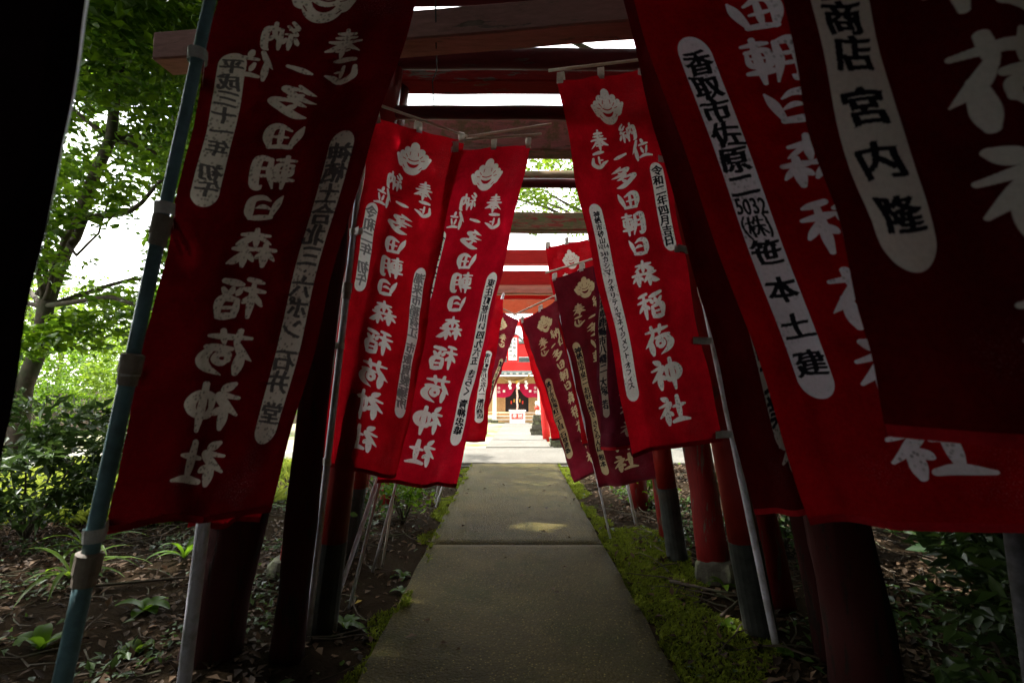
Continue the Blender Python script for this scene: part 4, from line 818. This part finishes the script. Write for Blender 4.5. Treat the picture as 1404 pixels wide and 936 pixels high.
shrub('small leafy bush right of the path near the maroon banners', (1.35, 5.4, .25), .25, .25, 26, .07, M['leaf'], per=24)
shrub('dark bush in the lower right corner', (1.9, 1.9, .35), .4, .4, 40, .08, M['leaf_dark'])
# weeds with long or broad leaves on the forest floor
def weed(x, y, label, n=9, ln=.28, wd=.03, mt='leaf', broad=False):
    z0 = soil_h(x, y); t = empty('weed', (x, y, z0), label, 'weed', 'weeds on the grove floor'); rs = random.Random(int(x*991+y*77))
    for k in range(n):
        a = 2.4*k+rs.uniform(-.3, .3); L_ = ln*rs.uniform(.6, 1.15); el = rs.uniform(.5, 1.2); bm = BM(); prev = None; seg = 6; c_ = Vector((x, y, z0)); dr = Vector((math.cos(a), math.sin(a), 0)); sd = Vector((-math.sin(a), math.cos(a), 0))
        for i in range(seg+1):
            f = i/seg; wv = wd*(math.sin(math.pi*min(.97, f*.9+.08))**(.7 if broad else 1.1)); q = [bm.verts.new(c_+sd*s*wv+Vector((0, 0, .35*wv*abs(s)))) for s in (-1, 0, 1)]
            if prev:
                for j in (0, 1): bm.faces.new((prev[j], prev[j+1], q[j+1], q[j]))
            prev = q; c_ = c_+(dr*math.cos(el)+Vector((0, 0, math.sin(el))))*L_/seg; el -= 1.5/seg
        obj('leaf', bm, M[mt], t, True)
WD = [(-2.75, 3.3, 'fan of long grassy leaves behind the blue green pole', 12, .42, .016, 'leaf_lit', False), (-3.15, 3.9, 'long leaved tuft beside the dark left shrub', 11, .4, .016, 'leaf_lit', False),
 (-2.3, 3.7, 'tall striped tuft under the big dark banner', 8, .3, .02, 'leaf', False), (-2.0, 2.9, 'broad leaved weed left of the rough post', 6, .16, .035, 'leaf', True),
 (-1.55, 2.05, 'small broad leaved weed at the foot of the thick post', 6, .15, .03, 'leaf', True), (-2.2, 2.5, 'weed with three broad leaves near the green pole foot', 5, .17, .035, 'leaf', True),
 (-1.75, 2.5, 'pale leaved weed among dead twigs, lower left', 5, .13, .03, 'leaf_lit', True), (-.86, 2.75, 'pointed weed beside the black steel foot, left', 7, .17, .022, 'leaf', True),
 (-.72, 3.5, 'tiny upright seedling left of the path edge', 5, .1, .018, 'leaf', True), (-.64+-.03, 3.25, 'second seedling nearer the camera by the path edge', 5, .1, .018, 'leaf', True),
 (-.95, 2.15, 'low weed at the left of the near path', 5, .1, .02, 'leaf_dark', True), (1.12, 2.75, 'tiny clover like weed beside the pole foot, right', 5, .06, .02, 'leaf_lit', True),
 (1.25, 2.45, 'small sprouting weed right of the moss', 6, .08, .02, 'leaf', True), (1.3, 3.25, 'small fern like weed on the stone footing', 6, .09, .02, 'leaf_lit', True),
 (1.75, 2.9, 'round leaved weed behind the white pole foot', 7, .12, .03, 'leaf', True), (-2.9, 4.6, 'grassy tuft at the sunny clearing edge', 10, .3, .014, 'leaf_lit', False), (-2.45, 4.9, 'bright grassy tuft left of the banner foot', 10, .3, .014, 'leaf_lit', False)]
for a in WD: weed(a[0], a[1], a[2], a[3], a[4], a[5], a[6], a[7])
# stuff: grass, moss, litter
def blades(name, pts, h, wd, mt, lean=.5):
    n = len(pts); a = rng.uniform(0, 6.28, n); d = np.stack([np.cos(a), np.sin(a), np.zeros(n)], 1); s = np.stack([-np.sin(a), np.cos(a), np.zeros(n)], 1); H_ = (h*rng.uniform(.5, 1.3, n))[:, None]
    up = np.array((0, 0, 1.)); l1 = rng.uniform(.1, lean, n)[:, None]
    v = np.stack([pts-s*wd, pts+s*wd, pts+up*H_*.6+d*H_*l1*.4+s*wd*.8, pts+up*H_*.95+d*H_*l1*1.2], 1).reshape(-1, 3); i = np.arange(n)*4; f = np.concatenate([np.stack([i, i+1, i+2], 1), np.stack([i, i+2, i+3], 1)]).astype(np.int32)
    me = bpy.data.meshes.new(name); me.vertices.add(len(v)); me.vertices.foreach_set('co', v.astype(np.float32).ravel()); me.loops.add(f.size); me.loops.foreach_set('vertex_index', f.ravel()); me.polygons.add(len(f)); me.polygons.foreach_set('loop_start', np.arange(0, f.size, 3, dtype=np.int32)); me.update(calc_edges=True)
    return obj(name, me, mt)
def scatter(x0, x1, y0, y1, n, cond=None, zoff=0, ex=.70):
    out = []
    while len(out) < n:
        x, y = rng.uniform(x0, x1), rng.uniform(y0, y1)
        if abs(x-PC) < ex+(nz(x, y, 6, .07)+nz(y, x, 1.4, .03) if ex < .7 else 0) and y < 8: continue
        if cond and rng.uniform() > cond(x, y): continue
        out.append((x, y, max(soil_h(x, y), .001 if abs(x-PC+.0) < .67 else -1)+zoff))
    return np.array(out)
g1 = blades('grass', scatter(-6.5, -2.4, 4.6, 8.0, 24000, lambda x, y: 1 if nz(x, y, .9, 1)+.35+(-x-3.2)*.15 > 0 else .1), .13, .0045, M['grass'], 1.0); tag(g1, 'bright sunlit grass by the gravel road on the left', 'grass', kind='stuff')
def mossc(x, y):
    e = abs(x-PC)-.68; w_ = (.42 if x > 0 and y < 4.6 else (.12 if x > 0 or y > 4.2 else -.02))+nz(x, y, 2.2, .32); return 1 if e < w_ else 0
mo = blades('moss', scatter(-1.3, 1.6, 1.6, 8, 36000, mossc, .0, .67), .018, .0045, M['moss'], 1.5); tag(mo, 'yellow green moss along both edges of the path', 'moss', kind='stuff')
lt = scatter(-5.5, 3.5, 1.2, 8, 26000, lambda x, y: .35+.6*(nz(x, y, 1.1, 1) > -.1) if abs(x) > 1 else .25, .006)
lt = np.concatenate([lt, np.stack([rng.uniform(-.58, .68, 34), rng.uniform(1.9, 7.8, 34), np.full(34, .009)], 1)])
lm = leaf_mesh(lt, .055, 2.5, .55); tag(obj('leaf_litter', lm, M['litter']), 'brown fallen leaves scattered over the dark soil', 'leaf litter', kind='stuff')
cv = scatter(-5, 2.8, 1.5, 6.5, 5200, lambda x, y: 1 if abs(x) > 1.15 and nz(x, y, 1.6, 1, 21) > .12 else .02, .03)
cm = leaf_mesh(cv, .05, 1.5, .5); tag(obj('ground_cover', cm, M['leaf_dark']), 'low creeping green leaves in patches over the soil', 'ground cover', kind='stuff')
bm = BM()
for k in range(1100):
    x, y = rng.uniform(-4.5, 3), rng.uniform(1.5, 7)
    if abs(x-PC) < .95: continue
    a = rng.uniform(0, 6.28); L_ = rng.uniform(.08, .45); z = soil_h(x, y)+.012; q = [Vector((x+math.cos(a+j*.12)*L_*j/3, y+math.sin(a+j*.12)*L_*j/3, z+rng.uniform(0, .02))) for j in range(4)]; tube(bm, q, [.005, .004, .003, .002], 4)
tag(obj('twig_litter', bm, M['bark']), 'fine dead twigs lying among the fallen leaves', 'twigs', kind='stuff')
for i, (pts, lb) in enumerate((([(1.0, 3.35), (1.2, 3.1), (1.45, 3.05), (1.7, 3.1)], 'long thin dead branch lying across the soil right of the moss'), ([(1.12, 2.85), (1.3, 3.0), (1.42, 3.3)], 'short forked twig leaning at the stone footing'), ([(-2.6, 3.1), (-2.0, 3.3), (-1.5, 3.15), (-1.2, 3.4)], 'pale crooked branch on the ground under the dark left banner'))):
    t = empty('fallen_twig', (*pts[0], .0), lb, 'twig'); limb(t, [(x, y, soil_h(x, y)+.02+.02*(k % 2)) for k, (x, y) in enumerate(pts)], .010, .004, 'stem', 6); x, y = pts[1]; limb(t, [(x, y, soil_h(x, y)+.03), (x+.1, y-.18, soil_h(x, y)+.02)], .006, .003, 'side_stem', 6)
for (x, y, lb) in ((1.02, 3.15, 'single yellow fallen leaf on the soil right of the path'), (-.86, 3.05, 'single orange brown fallen leaf left of the path'), (-1.3, 2.1, 'curled pale fallen leaf near the thick left post')):
    o = obj('fallen_leaf', leaf_mesh(np.array([(0, 0, 0.)]), .07, 3, .6), simple('yellow_leaf', (.4, .28, .05), .7, 0, 10, .2, 0)); o.location = (x, y, soil_h(x, y)+.02); tag(o, lb, 'leaf')
for p in [q for q in bpy.data.materials if q.users == 0]: bpy.data.materials.remove(p)
